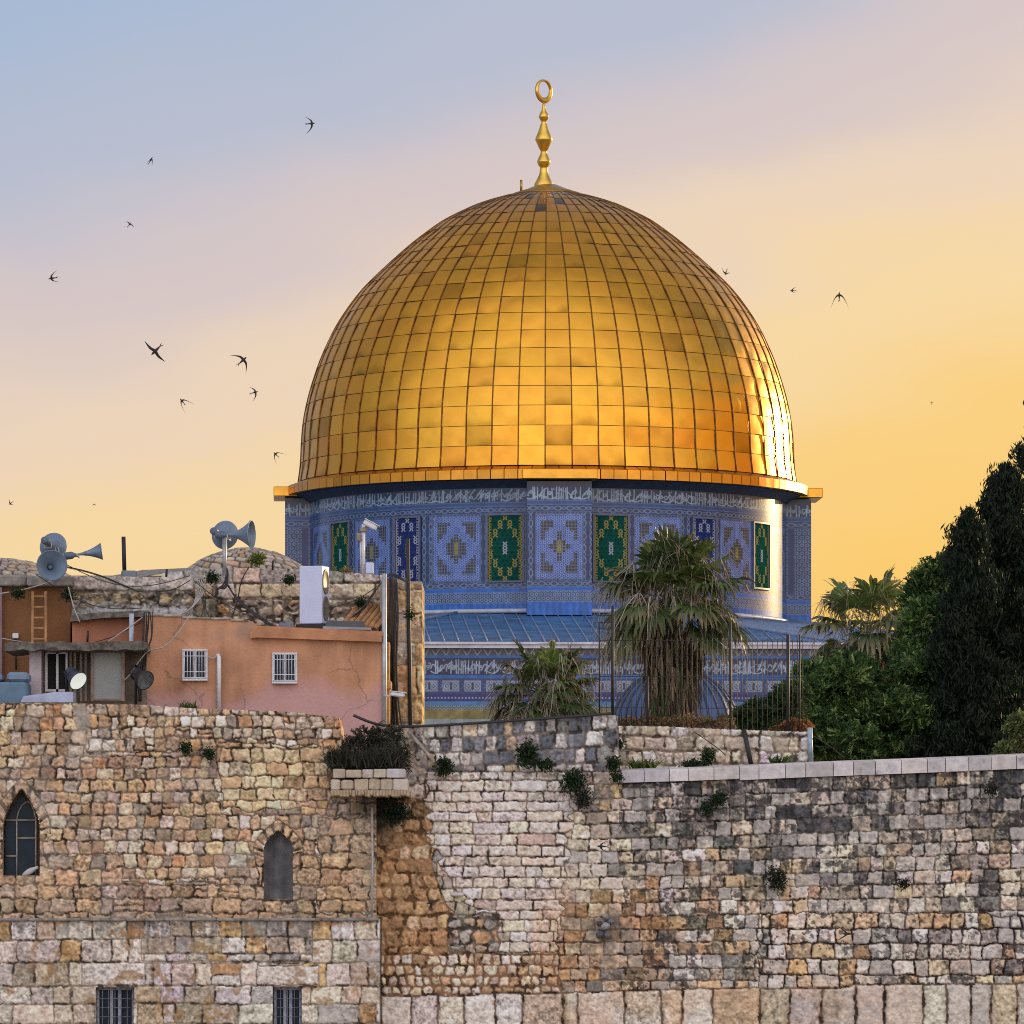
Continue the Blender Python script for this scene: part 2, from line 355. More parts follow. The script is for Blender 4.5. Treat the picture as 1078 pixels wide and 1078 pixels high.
class Face:
    """a masonry face being laid out on a grid in its own plane, Yw metres away"""
    def __init__(s, x0, x1, top, bot, Yw, cell=.85):
        nx = int((x1 - x0) / cell) + 1; s.xs = np.linspace(x0, x1, nx)
        tops = np.array([top(x) for x in s.xs]); ny = int((bot - tops.min()) / cell) + 2
        ys = np.linspace(tops.min() - cell, bot, ny)
        s.X = np.repeat(s.xs[None, :], ny, 0); Y0 = np.repeat(ys[:, None], nx, 1)
        s.Y = np.maximum(Y0, tops[None, :]); over = tops[None, :] - Y0
        s.cut = over > (ys[1] - ys[0]) * 1.001
        s.topi = np.argmax(~s.cut, axis=0)
        s.Yw = Yw; s.nx, s.ny = nx, ny
        s.tops = tops
        s.id = np.zeros(s.X.shape, np.int64); s.d = np.full(s.X.shape, 9.0); s.u = np.zeros(s.X.shape); s.v = np.zeros(s.X.shape)
        s.col = np.zeros(s.X.shape + (3,)); s.mort = np.zeros(s.X.shape + (3,)); s.jw = np.full(s.X.shape, 1.0)
        s.edge = np.full(s.X.shape, 3.0); s.rel = np.full(s.X.shape, .03); s.rough = np.full(s.X.shape, .012)
        s.zone = np.full(s.X.shape, -1)
        s.holes = np.zeros(s.X.shape, bool)
    def lay(s, mask, z, rows, h, w, pal, mortar, seed, warp=(3, 14, 1.3, 5), split=0, vsplit=0, corner=4, jw=1.0, edge=3.0, rel=.03, rough=.012, shear=None, jitter=.14):
        X, Y = s.X, s.Y
        Yd = Y + (shear if shear is not None else 0)
        Xw = X + warp[0] * (fbm(X, Y, warp[1], seed + 1, 2) - .5) * 2 + warp[2] * (vnoise(X, Y, warp[3], seed + 2) - .5) * 2
        Yv = Yd + warp[0] * .8 * (fbm(X, Y, warp[1] * 1.3, seed + 3, 2) - .5) * 2 + warp[2] * (vnoise(X, Y, warp[3], seed + 4) - .5) * 2
        i, d, u, v = courses(Xw, Yv, rows[0], rows[1], h, w, seed, split, vsplit, corner)
        m = mask
        s.id[m] = i[m] * 41 + z; s.d[m] = d[m]; s.u[m] = u[m]; s.v[m] = v[m]
        s.col[m] = pick(i, pal, seed, jitter)[m]; s.mort[m] = mortar
        s.jw[m] = jw; s.edge[m] = edge; s.rel[m] = rel; s.rough[m] = rough; s.zone[m] = z
    def recolor(s, prob, pal, seed, zones, jitter=.14, mort=None):
        """give whole stones another of the wall's stone kinds, chosen stone by stone where prob(x, y) is high"""
        un, inv = np.unique(s.id, return_inverse=True); inv = inv.reshape(s.id.shape); cnt = np.bincount(inv.ravel())
        cx = np.bincount(inv.ravel(), s.X.ravel()) / cnt; cy = np.bincount(inv.ravel(), s.Y.ravel()) / cnt
        r = np.random.RandomState(seed); hit = r.rand(len(un)) < prob(cx, cy); cols = pick(np.arange(len(un)), pal, seed, jitter)
        m = hit[inv] & np.isin(s.zone, zones); s.col[m] = cols[inv][m]
        if mort is not None: s.mort[m] = mort
    def zone_edges(s):
        """a joint wherever two beds of masonry meet"""
        b = np.zeros(s.zone.shape, bool)
        b[:, 1:] |= s.zone[:, 1:] != s.zone[:, :-1]; b[1:] |= s.zone[1:] != s.zone[:-1]
        dist = np.where(b, 0.0, 9.0)
        for _ in range(4):
            for ax, sh in ((0, 1), (0, -1), (1, 1), (1, -1)):
                dist = np.minimum(dist, np.roll(dist, sh, ax) + .85)
        s.d = np.minimum(s.d, dist + .2)
    def override(s, mask, idv, d, col, jw=1.0, edge=2.5, z=30):
        s.id[mask] = idv[mask] if hasattr(idv, 'shape') else idv; s.d[mask] = d[mask]; s.col[mask] = col[mask] if getattr(col, 'ndim', 1) > 1 else col
        s.jw[mask] = jw; s.edge[mask] = edge; s.u[mask] = 0; s.v[mask] = 0
    def arch(s, xc, hw, ys, ya, yb, seed, ring=9.0, pal=None):
        X, Y = s.X, s.Y
        f = np.where(Y < ys, 1 - np.clip((ys - Y) / (ys - ya), 0, 1) ** 1.8, 1.0)
        ins = (np.abs(X - xc) < hw * f) & (Y > ya) & (Y < yb)
        # ring of arch stones
        Yr = Y; ya2, hw2 = ya - ring, hw + ring
        f2 = np.where(Yr < ys, 1 - np.clip((ys - Yr) / (ys - ya2), 0, 1) ** 1.8, 1.0)
        rg = (np.abs(X - xc) < hw2 * f2) & (Y > ya2) & (Y < ys + 6) & ~ins
        ang = np.arctan2(X - xc, (ys + 8 - Y)); k = np.floor(ang / .36 + .5)
        da = (0.5 - np.abs(ang / .36 + .5 - np.floor(ang / .36 + .5) - .5)) * .36 * (hw + ring / 2)
        de = np.minimum(hw2 * f2 - np.abs(X - xc), 5)
        if pal is None: pal = [((.40, .30, .20), 1), ((.47, .32, .19), 1)]
        ii = (k + 50).astype(np.int64)
        s.override(rg, ii * 41 + 30, np.minimum(da, de), pick(ii, pal, seed))
        s.holes |= ins
    def build(s, name, parent=None, loc=None, depth=1.2, pits=.5, extra=None):
        X, Y = s.X, s.Y
        s.zone_edges()
        wob = .95 * (vnoise(X, Y, 2.4, 901) - .45) * (.4 + 1.2 * srand(s.id, 33)) + .30 * sstep(.51, .64, fbm(X, Y, 9, 47, 3))
        h = np.clip((s.d - s.jw - wob) / s.edge, 0, 1); prof = np.sqrt(h) * (2 - np.sqrt(h)) * 1.0
        prof = h ** .6
        stone = sstep(-.25, .35, s.d - s.jw - wob)
        off = (srand(s.id, 5) - .5) * s.rel * .9 + s.u * (srand(s.id, 6) - .5) * s.rel * .7 + s.v * (srand(s.id, 7) - .5) * s.rel * .8
        n1 = fbm(X, Y, 7, 11, 3) - .5; n2 = fbm(X, Y, 3.0, 12, 2) - .5
        rgh = s.rough * (.6 + 1.4 * srand(s.id, 8))
        dep = stone * (s.rel * prof + off + rgh * (2.6 * n1 + 1.8 * n2)) + (1 - stone) * (.006 * n2 - .004)
        # colour: stone, its own mottling, pits, mortar
        n3 = fbm(X, Y, 1.9, 14, 2) - .5
        spk = 1 + .6 * n1 + (.9 * n2 + .7 * n3) * (.5 + srand(s.id, 9))
        pit = sstep(.60, .68, fbm(X, Y, 2.6, 41, 3)) * (srand(s.id, 10) < pits) * sstep(.40, .6, fbm(X, Y, 26, 44, 2))
        col = s.col * np.clip(spk, .35, 1.6)[..., None]
        col = lerp(col, col * np.array([.42, .37, .34]), pit * .65)
        dep -= pit * stone * .012
        gap = sstep(.51, .64, fbm(X, Y, 9, 47, 3))       # joints washed out here, full there
        mo = s.mort * ((1 + .8 * n2) * (1.08 - .68 * gap))[..., None]; dep -= (1 - stone) * gap * .035
        col = lerp(mo, col, stone)
        if extra is not None: col, dep = extra(X, Y, col, dep, stone, s)
        col = np.clip(col * 1.36, .010, .80)
        Yw = s.Yw - dep
        V = np.stack([(X - CX) / F * s.Yw, Yw, (HY - Y) / F * s.Yw], -1)
        ny, nx = s.ny, s.nx
        idx = np.arange(ny * nx).reshape(ny, nx)
        q = np.stack([idx[:-1, :-1], idx[1:, :-1], idx[1:, 1:], idx[:-1, 1:]], -1)
        hc = s.holes[:-1, :-1] & s.holes[1:, :-1] & s.holes[1:, 1:] & s.holes[:-1, 1:]
        ct = s.cut; hc = hc | ct[:-1, :-1] | ct[1:, :-1] | ct[1:, 1:] | ct[:-1, 1:]
        q = q[~hc].reshape(-1, 4)
        VV = [V.reshape(-1, 3)]; CC = [col.reshape(-1, 3)]; QQ = [q]; nb = ny * nx
        # top, ends and foot run back through the thickness of the wall
        for line, c in ((idx[s.topi, np.arange(nx)], None), (idx[s.topi[0]:, 0][::-1], None), (idx[s.topi[-1]:, -1], None), (idx[-1, ::-1], None)):
            p = V.reshape(-1, 3)[line]; cc = col.reshape(-1, 3)[line]; base = line; prevc = cc
            for k, frac in enumerate(np.linspace(.12, 1, 5)):
                p2 = p.copy(); p2[:, 1] = s.Yw + depth * frac; p2[:, 2] += .015 * np.sin(np.arange(len(p)) * .7 + k * 2)
                VV.append(p2); CC.append(np.clip(cc * .9, .02, .6)); i2 = np.arange(nb, nb + len(p)); nb += len(p)
                QQ.append(np.stack([base[:-1], base[1:], i2[1:], i2[:-1]], -1)); base = i2
        me = np_mesh(name, np.concatenate(VV), np.concatenate(QQ), np.concatenate(CC))
        return link_mesh(name, me, M_stone, parent, loc)

def pw(pts):
    xs = [p[0] for p in pts]; ys = [p[1] for p in pts]
    return lambda x: float(np.interp(x, xs, ys))

TAN = [((.46, .335, .20), 4), ((.40, .27, .155), 4), ((.53, .42, .29), 3), ((.34, .235, .15), 3), ((.47, .385, .30), 3), ((.30, .24, .18), 2), ((.48, .28, .14), 1.6), ((.58, .50, .41), 1)]
MORT_A = np.array([.13, .10, .072])

# ---- A: rubble house wall, upper left
topA = pw([(-300, 739), (-90, 740), (60, 740), (150, 742), (205, 746), (300, 749), (356, 755), (359, 766), (361, 836), (396, 838)])
fa = Face(-300, 396, topA, 972, 109.5)
X, Y = fa.X, fa.Y
full = np.ones(X.shape, bool)
fa.lay(full, 0, (700, 1000), (11.5, 15.5), (9, 21), TAN, MORT_A, 3, warp=(2.6, 18, 1.3, 4), split=.04, vsplit=.35, corner=2.2, jw=.55, edge=1.4, rel=.028, rough=.015)
bnd = 10 * (fbm(X, Y, 18, 71, 2) - .5)
m = (Y < 792 + bnd) & (X > 90)
fa.lay(m, 1, (700, 840), (10.5, 14), (8, 17), TAN + [((.56, .49, .41), 3)], MORT_A, 4, warp=(3.0, 12, 1.5, 5), split=.05, vsplit=.3, corner=2.2, jw=.6, edge=1.4, rel=.028, rough=.013)
m = (X > 232 + 2 * bnd) & (Y > 783 + bnd) & (Y < 852 + bnd) & (X < 345 + bnd)
fa.lay(m, 2, (700, 900), (12, 16.5), (12, 27), [((.56, .43, .27), 4), ((.52, .37, .21), 3), ((.58, .48, .35), 2), ((.42, .29, .16), 1.5)], MORT_A, 5, warp=(2.2, 14, 1.2, 5), corner=1.8, jw=.55, edge=1.3, rel=.022, rough=.010)
m = (Y > 900 + bnd) & ~((X > 130 + bnd) & (X < 270 + bnd) & (Y < 930 + bnd))
fa.lay(m, 3, (880, 1000), (14, 19), (14, 36), [((.38, .265, .165), 4), ((.41, .285, .17), 4), ((.32, .24, .17), 3), ((.45, .36, .26), 1.5)], MORT_A * .9, 6, warp=(4, 18, 2, 5), split=.05, corner=2.6, jw=.6, edge=1.7, rel=.034, rough=.02)
m = (X > 335 + bnd) & (Y > 860 + bnd) & (Y < 960)
fa.lay(m, 4, (840, 1000), (15, 20), (15, 38), [((.41, .285, .165), 4), ((.34, .25, .16), 3), ((.45, .34, .22), 2)], MORT_A * .9, 8, warp=(4, 20, 2, 5), corner=2.6, jw=.6, edge=1.7, rel=.036, rough=.022)
fa.arch(22.5, 20, 872, 829, 922, 21, ring=11)
fa.arch(293, 15.5, 893, 873, 947, 22, ring=11)
def extraA(X, Y, col, dep, stone, s):
    # lime and soot stains with outlines of their own
    st = sstep(.52, .68, fbm(X, Y, 60, 51, 4)) * .45
    col = lerp(col, col * np.array([.62, .58, .55]), st)
    g = sstep(.5, .7, fbm(X, Y, 45, 52, 4)) * .35
    col = lerp(col, np.full(3, .36) * (0.7 + .6 * fbm(X, Y, 5, 53, 2))[..., None] * np.array([1, .96, .9]), g * .55)
    # cement patch near the top and a streak of lime down the corner
    pch = sstep(3, -3, np.hypot((X - 86) / 1.0, (Y - 757) / 1.5) - 9 - 6 * (fbm(X, Y, 8, 55, 2) - .5) * 2)
    col = lerp(col, np.array([.27, .245, .21]) * (0.75 + .5 * fbm(X, Y, 4, 56, 3))[..., None], pch * .9); dep = dep * (1 - .7 * pch)
    run = sstep(1.6, .4, np.abs(X - 392 - 1.5 * (fbm(X, Y, 9, 57, 2) - .5))) * sstep(880, 900, Y)
    col = lerp(col, np.full(3, .42), run * .7)
    # black patches below the ledge
    blk = sstep(.35, .65, fbm(X, Y, 22, 58, 3) + .5 * sstep(345, 392, X) * sstep(890, 842, Y) - .3)
    col = lerp(col, np.array([.05, .05, .045]), blk * .75 * sstep(350, 385, X) * sstep(905, 850, Y))
    return col, dep

house_wall = thing('stone_house_wall', P(170, 972, 109.5), 'rough tan rubble stone wall with two pointed arch windows below the orange plaster house', 'wall')
fa.build('rubble_face', house_wall, depth=1.9, extra=extraA)

# windows of the rubble wall
def arch_outline(xc, hw, ys, ya, yb, Y, n=14, dx=0.0):
    pts = []
    for k in range(n + 1):
        y = ys + (ya - ys) * k / n; f = 1 - ((ys - y) / (ys - ya)) ** 1.8; pts.append((xc - hw * f, y))
    left = [(xc - hw, yb)] + pts; right = [(2 * xc - x, y) for x, y in left[::-1]][1:]
    return left + right
def extrude_outline(mb, out, Y0, Y1, Yref, col=(1, 1, 1)):
    n = len(out); vs = [((x - CX) / F * Yref, Y0, (HY - y) / F * Yref) for x, y in out] + [((x - CX) / F * Yref, Y1, (HY - y) / F * Yref) for x, y in out]
    mb.add(vs, [(i, (i + 1) % n, n + (i + 1) % n, n + i) for i in range(n)], False, col)
def fill_outline(mb, out, Yp, Yref, col=(1, 1, 1)):
    vs = [((x - CX) / F * Yref, Yp, (HY - y) / F * Yref) for x, y in out]; mb.add(vs, [tuple(range(len(vs)))], False, col)
M_reveal = mat('window_reveal_stone', (.36, .27, .18), rough=.95, var=.35, vscale=5, bump=.02, bscale=12)
M_niche = mat('grey_cement_render', (.215, .21, .215), rough=.9, var=.45, vscale=3.2, streak=(6, .45), bump=.015, dirt=(2.2, .58, (.11, .105, .10)))
M_leadwood = mat('pale_window_bars', (.40, .36, .31), rough=.7, var=.3, vscale=12)

o1 = arch_outline(22.5, 20.6, 872, 828.3, 922.5, 109.5)
mb = MB(); fill_outline(mb, arch_outline(20.5, 17, 872, 836, 922.5, 109.5), 109.93, 109.5)
win = mb.build('window', M_glass, house_wall)
WLOC[win] = WLOC[house_wall]
tag(win, 'tall pointed arch window with thin white bars and dark glass')
mb = MB(); extrude_outline(mb, o1, 109.47, 110.1, 109.5); fill_outline(mb, o1, 110.1, 109.5); mb.build('reveal', M_reveal, win)
mb = MB()
def bar(mb, x0, y0, x1, y1, w, Yb, Yref=109.5, th=.04):
    p0 = Vector(((x0-CX)/F*Yref, Yb, (HY-y0)/F*Yref)); p1 = Vector(((x1-CX)/F*Yref, Yb, (HY-y1)/F*Yref))
    mb.tube([p0, p1], w / F * Yref / 2, 6)
for a in ((4, 863, 36.5, 863), (5, 901, 15, 901), (16, 882, 36, 882), (15.8, 862, 15.8, 921), (36, 860, 36, 921)): bar(mb, *a, 1.8, 109.88)
arc = [(15.8, 862), (18, 853), (22, 847), (27, 843), (31, 846), (34, 853), (36, 862)]
for a, b in zip(arc[:-1], arc[1:]): bar(mb, *a, *b, 1.6, 109.88)
mb.build('frame', M_leadwood, win)
mb = MB(); o2 = arch_outline(293, 16, 893, 872.3, 947.5, 109.5)
extrude_outline(mb, o2, 109.47, 109.86, 109.5); fill_outline(mb, o2, 109.86, 109.5)
nb_ = mb.build('blocked_window', M_niche, house_wall); tag(nb_, 'narrow pointed arch window filled with smooth grey render')

# ---- B: ashlar wall below, left
GT = [((.47, .415, .34), 4), ((.42, .355, .27), 3), ((.52, .475, .415), 3), ((.36, .30, .225), 2), ((.41, .27, .14), 1.6), ((.30, .275, .235), 1.4), ((.50, .45, .43), 1.2)]
fb = Face(-300, 399.5, pw([(-90, 968), (399, 967)]), 1103, 109.2)
X, Y = fb.X, fb.Y; full = np.ones(X.shape, bool)
fb.lay(full, 0, (967, 1130), (19, 25.5), (17, 46), GT, np.array([.19, .16, .125]), 14, warp=(1.8, 22, .9, 5), split=.06, corner=2, jw=.6, edge=1.5, rel=.024, rough=.016)
bnd = 8 * (fbm(X, Y, 20, 72, 2) - .5)
m = (X > 150 + bnd) & (X < 330 + bnd) & (Y < 1012)
fb.lay(m, 1, (966, 1030), (17, 21), (17, 34), GT, np.array([.19, .16, .125]), 15, warp=(1.6, 22, .9, 5), corner=2, jw=.6, edge=1.5, rel=.024, rough=.016)
for (x0, x1, y0, y1, k) in ((86, 153.5, 1013, 1038, 901), (270, 336, 1016, 1037.5, 902), (140, 170, 1038, 1056, 903), (144, 172, 1056, 1103, 904)):
    wx = X + 1.2 * (vnoise(X, Y, 7, k) - .5); wy = Y + 1.2 * (vnoise(X, Y, 7, k + 9) - .5)
    ins = (wx > x0) & (wx < x1) & (wy > y0) & (wy < y1)
    d = np.minimum(np.minimum(wx - x0, x1 - wx), np.minimum(wy - y0, y1 - wy))
    fb.override(ins, k, d, np.array([.52, .47, .41]) if k < 903 else np.array([.36, .285, .19]), jw=.8, edge=2.2)
hole1 = (X > 100) & (X < 141.5) & (Y > 1039); hole2 = (X > 287) & (X < 318) & (Y > 1039)
fb.holes = hole1 | hole2
def extraB(X, Y, col, dep, stone, s):
    dr = sstep(.55, .72, vnoise(X, Y * .1, 4, 98) * .6 + vnoise(X, Y * .07, 11, 99) * .4) * sstep(60, 5, Y - 968); col = lerp(col, col * np.array([.45, .44, .44]), dr * .65)
    st = sstep(.5, .68, fbm(X, Y, 50, 61, 4)) * .5
    col = lerp(col, col * np.array([.66, .63, .62]), st)
    bl = sstep(.5, .62, fbm(X, Y, 12, 62, 3)) * sstep(996, 968, Y) * .65
    col = lerp(col, np.array([.10, .095, .085]), bl)
    br = sstep(.63, .7, fbm(X, Y, 14, 63, 3)) * .7
    col = lerp(col, np.array([.26, .15, .06]), br * stone)
    return col, dep
low_wall = thing('ashlar_wall', P(170, 1100, 109.2), 'grey-tan squared stone wall at lower left with two barred windows at its foot', 'wall')
fb.build('ashlar_face', low_wall, depth=1.5, extra=extraB)
# string course along its head
mb = MB(); r_ = random.Random(4); x = -300
while x < 398:
    w = r_.uniform(22, 60); x2 = min(x + w, 399.3)
    mb.box(PX(x, 109.2), PX(x2 - .5, 109.2), 109.1 + r_.uniform(-.015, .015), 109.6, PZ(969.6, 109.2), PZ(966.3 + r_.uniform(-.5, .5), 109.2), bev=.02); x = x2
mb.build('ledge_course', mat('grey_ledge_stone', (.27, .25, .23), rough=.9, var=.5, vscale=7, bump=.02), low_wall)
M_bars = mat('grey_iron_bars', (.13, .13, .15), rough=.6, var=.5, vscale=15)
def barred_window(x0, x1, y0, y1, Yw, par):
    Yr = Yw; mb = MB(); out = [(x0, y1), (x0, y0), (x1, y0), (x1, y1)]
    fill_outline(mb, out, Yw + .34, Yr); w = mb.build('window', M_glass, par); WLOC[w] = WLOC[par]
    mb = MB(); o_ = [(x0 - .4, y1), (x0 - .4, y0 - .4), (x1 + .4, y0 - .4), (x1 + .4, y1)]; extrude_outline(mb, o_, Yw - .015, Yw + .36, Yr); mb.build('reveal', M_reveal, w)
    mb = MB()
    for xx in (x0 + 2, (x0 * .6 + x1 * .4), (x0 * .4 + x1 * .6), x1 - 2):
        mb.box(PX(xx - 1.6, Yr), PX(xx + 1.6, Yr), Yw + .24, Yw + .30, PZ(y1, Yr), PZ(y0 + 2, Yr))
    mb.box(PX(x0 + .5, Yr), PX(x1 - .5, Yr), Yw + .235, Yw + .305, PZ(y0 + 3.4, Yr), PZ(y0 + .2, Yr))
    mb.build('frame', mat('pale_blue_frame', (.36, .40, .50), rough=.6, var=.4, vscale=9), w)
    mb = MB(); n = max(4, int((x1 - x0) / 6.5))
    for k in range(n + 1):
        xx = x0 + 1.2 + (x1 - x0 - 2.4) * k / n; mb.tube([P(xx, y1, Yr) + Vector((0, .06, 0)), P(xx, y0 + .5, Yr) + Vector((0, .06, 0))], .009, 6)
    yy = y0 + 3
    while yy < y1: mb.tube([P(x0, yy, Yr) + Vector((0, .05, 0)), P(x1, yy, Yr) + Vector((0, .05, 0))], .008, 6); yy += 9.5
    mb.build('iron_bars', M_bars, w)
    return w
barred_window(100, 141.5, 1039, 1103, 109.2, low_wall); barred_window(287, 318, 1039, 1103, 109.2, low_wall)

# ---- C/D/E: the great wall
topC = pw([(386, 768), (430, 765), (540, 759), (638, 752), (651, 754), (652.5, 812.5), (740, 810), (850, 805), (960, 801), (1078, 796), (1180, 793), (1380, 788)])
fc = Face(386, 1380, topC, 1103, 110.0)
X, Y = fc.X, fc.Y; full = np.ones(X.shape, bool)
bnd = 9 * (fbm(X, Y, 20, 73, 2) - .5)
WGREY = [((.42, .36, .285), 4), ((.50, .43, .345), 3.5), ((.33, .28, .225), 3), ((.21, .20, .19), 1.8), ((.55, .475, .385), 2.4), ((.45, .33, .21), 2), ((.38, .325, .275), 2)]
MORT_D = np.array([.125, .103, .08])
shD = np.where(X > 600, 17 * np.clip((X - 655) / 423, -.1, 1.3) * np.clip((1040 - Y) / 240, 0, 1), 0)
fc.lay(full, 0, (780, 1043), (12.8, 15.8), (11, 28), WGREY, MORT_D, 31, warp=(1.4, 22, .9, 4), split=.02, vsplit=.4, corner=1.5, jw=.5, edge=1.2, rel=.022, rough=.018, shear=shD)
DARKT = [((.29, .265, .235), 3), ((.165, .163, .165), 2.8), ((.40, .355, .305), 2.4), ((.095, .096, .102), 2.2), ((.52, .48, .44), 1.6)]
m = (Y > 962 + bnd) & (X > 800 + bnd)
fc.lay(m, 2, (960, 1046), (15, 20), (12, 31), [((.49, .44, .385), 4), ((.46, .34, .21), 3), ((.42, .28, .15), 1.6), ((.33, .30, .26), 2), ((.54, .50, .47), 2), ((.24, .22, .21), 1.2)], np.array([.07, .042, .03]), 35, warp=(1.8, 20, 1.2, 6), corner=1.8, jw=.7, edge=1.3, rel=.03, rough=.012)
# orange lower-left field
ORG = [((.37, .245, .145), 4), ((.42, .30, .20), 3), ((.33, .235, .155), 3), ((.48, .39, .29), 2.4), ((.22, .19, .155), 3)]
# plaster-smeared brown field under the ledge
m = (X < 456 + bnd + .62 * np.clip(Y - 925, 0, 90)) & (Y > 835) & (X < 540)
BRN = [((.34, .205, .10), 4), ((.40, .265, .145), 3), ((.30, .185, .095), 3), ((.44, .32, .20), 1.6)]
fc.lay(m, 4, (830, 1043), (12, 17), (11, 24), BRN, np.array([.23, .135, .068]), 39, warp=(3, 16, 1.5, 5), corner=5, jw=1.0, edge=2.4, rel=.028, rough=.014)
# cream brick patch
xl = np.interp(Y, [815, 880, 920, 960, 985, 1005], [446, 452, 470, 497, 512, 520]); xr = np.interp(Y, [815, 860, 920, 950, 1005], [606, 600, 596, 589, 587])
stepx = 7 * (vnoise(np.zeros_like(X), Y, 6, 74) - .5) * 2
m = (X > xl + stepx) & (X < xr + stepx) & (Y > 812) & (Y < 1002 + .4 * bnd)
fc.lay(m, 5, (811, 1010), (10, 13), (15, 42), [((.575, .50, .425), 5), ((.54, .455, .365), 3), ((.52, .475, .43), 2.5), ((.58, .52, .475), 2), ((.42, .36, .29), .5)], np.array([.13, .095, .07]), 43, warp=(1.3, 18, .9, 4), corner=1.8, jw=.6, edge=1.4, rel=.022, rough=.011, jitter=.07)
# rubble fringe round the patch
m = (X > 474 + 2 * bnd) & (X < 524 + bnd) & (Y > 962 + bnd) & (Y < 1006)
fc.lay(m, 6, (950, 1043), (11, 17), (9, 22), [((.30, .27, .24), 3), ((.42, .33, .24), 2), ((.38, .24, .13), 1)], MORT_D, 44, warp=(4, 12, 2, 4), split=.3, corner=5, jw=1.2, edge=3, rel=.04, rough=.014)
m = (X > 390) & (X < 590 + bnd) & (Y > 1004 + .6 * bnd) & (Y < 1050)
fc.lay(m, 7, (1003, 1060), (9.5, 13), (7, 16), [((.55, .46, .35), 5), ((.52, .40, .27), 2.5), ((.36, .24, .14), 1.6), ((.56, .50, .42), 2)], np.array([.17, .095, .055]), 45, warp=(2.4, 14, 1.2, 4), corner=3.2, jw=1.0, edge=2.2, rel=.035, rough=.008)
# parapet length with dark weathered blocks
shT = np.clip((X - 430) / 210, -.2, 1.2) * 13 * np.clip((826 - Y) / 70, 0, 1)
m = (Y < 812 + .3 * bnd) & (X > 424 + .5 * bnd) & (X < 656)
fc.lay(m, 8, (764, 830), (13, 15.5), (10, 20), [((.115, .12, .135), 3), ((.185, .185, .195), 3), ((.40, .365, .33), 2.5), ((.54, .49, .45), 2.6), ((.49, .39, .26), 1), ((.30, .285, .27), 2)], np.array([.16, .135, .11]), 46, warp=(1.3, 18, .8, 5), corner=2.4, jw=.75, edge=2, rel=.022, rough=.012, shear=shT)
m = (X < 450 + 2 * bnd) & (Y < 840)
fc.lay(m, 9, (750, 850), (15, 22), (14, 30), [((.44, .385, .33), 3), ((.50, .44, .37), 3), ((.35, .29, .23), 2), ((.27, .25, .23), 2)], np.array([.26, .21, .165]), 47, warp=(3.2, 16, 1.5, 5), split=.15, corner=4, jw=1, edge=2.6, rel=.03, rough=.014)
# stone kinds shift across the wall, stone by stone
fc.recolor(lambda x, y: (.12 + .66 * sstep(930, 830, y)) * (x > 640), DARKT, 101, [0])
fc.recolor(lambda x, y: np.clip(1.2 - np.hypot((x - 675) / 135, (y - 982) / 70), 0, .85), ORG, 102, [0], mort=np.array([.15, .115, .085]))
fc.recolor(lambda x, y: .5 * sstep(850, 960, y) * (x > 700), [((.52, .47, .41), 3), ((.50, .40, .29), 3), ((.55, .51, .48), 2), ((.44, .31, .19), 1)], 103, [0, 2])
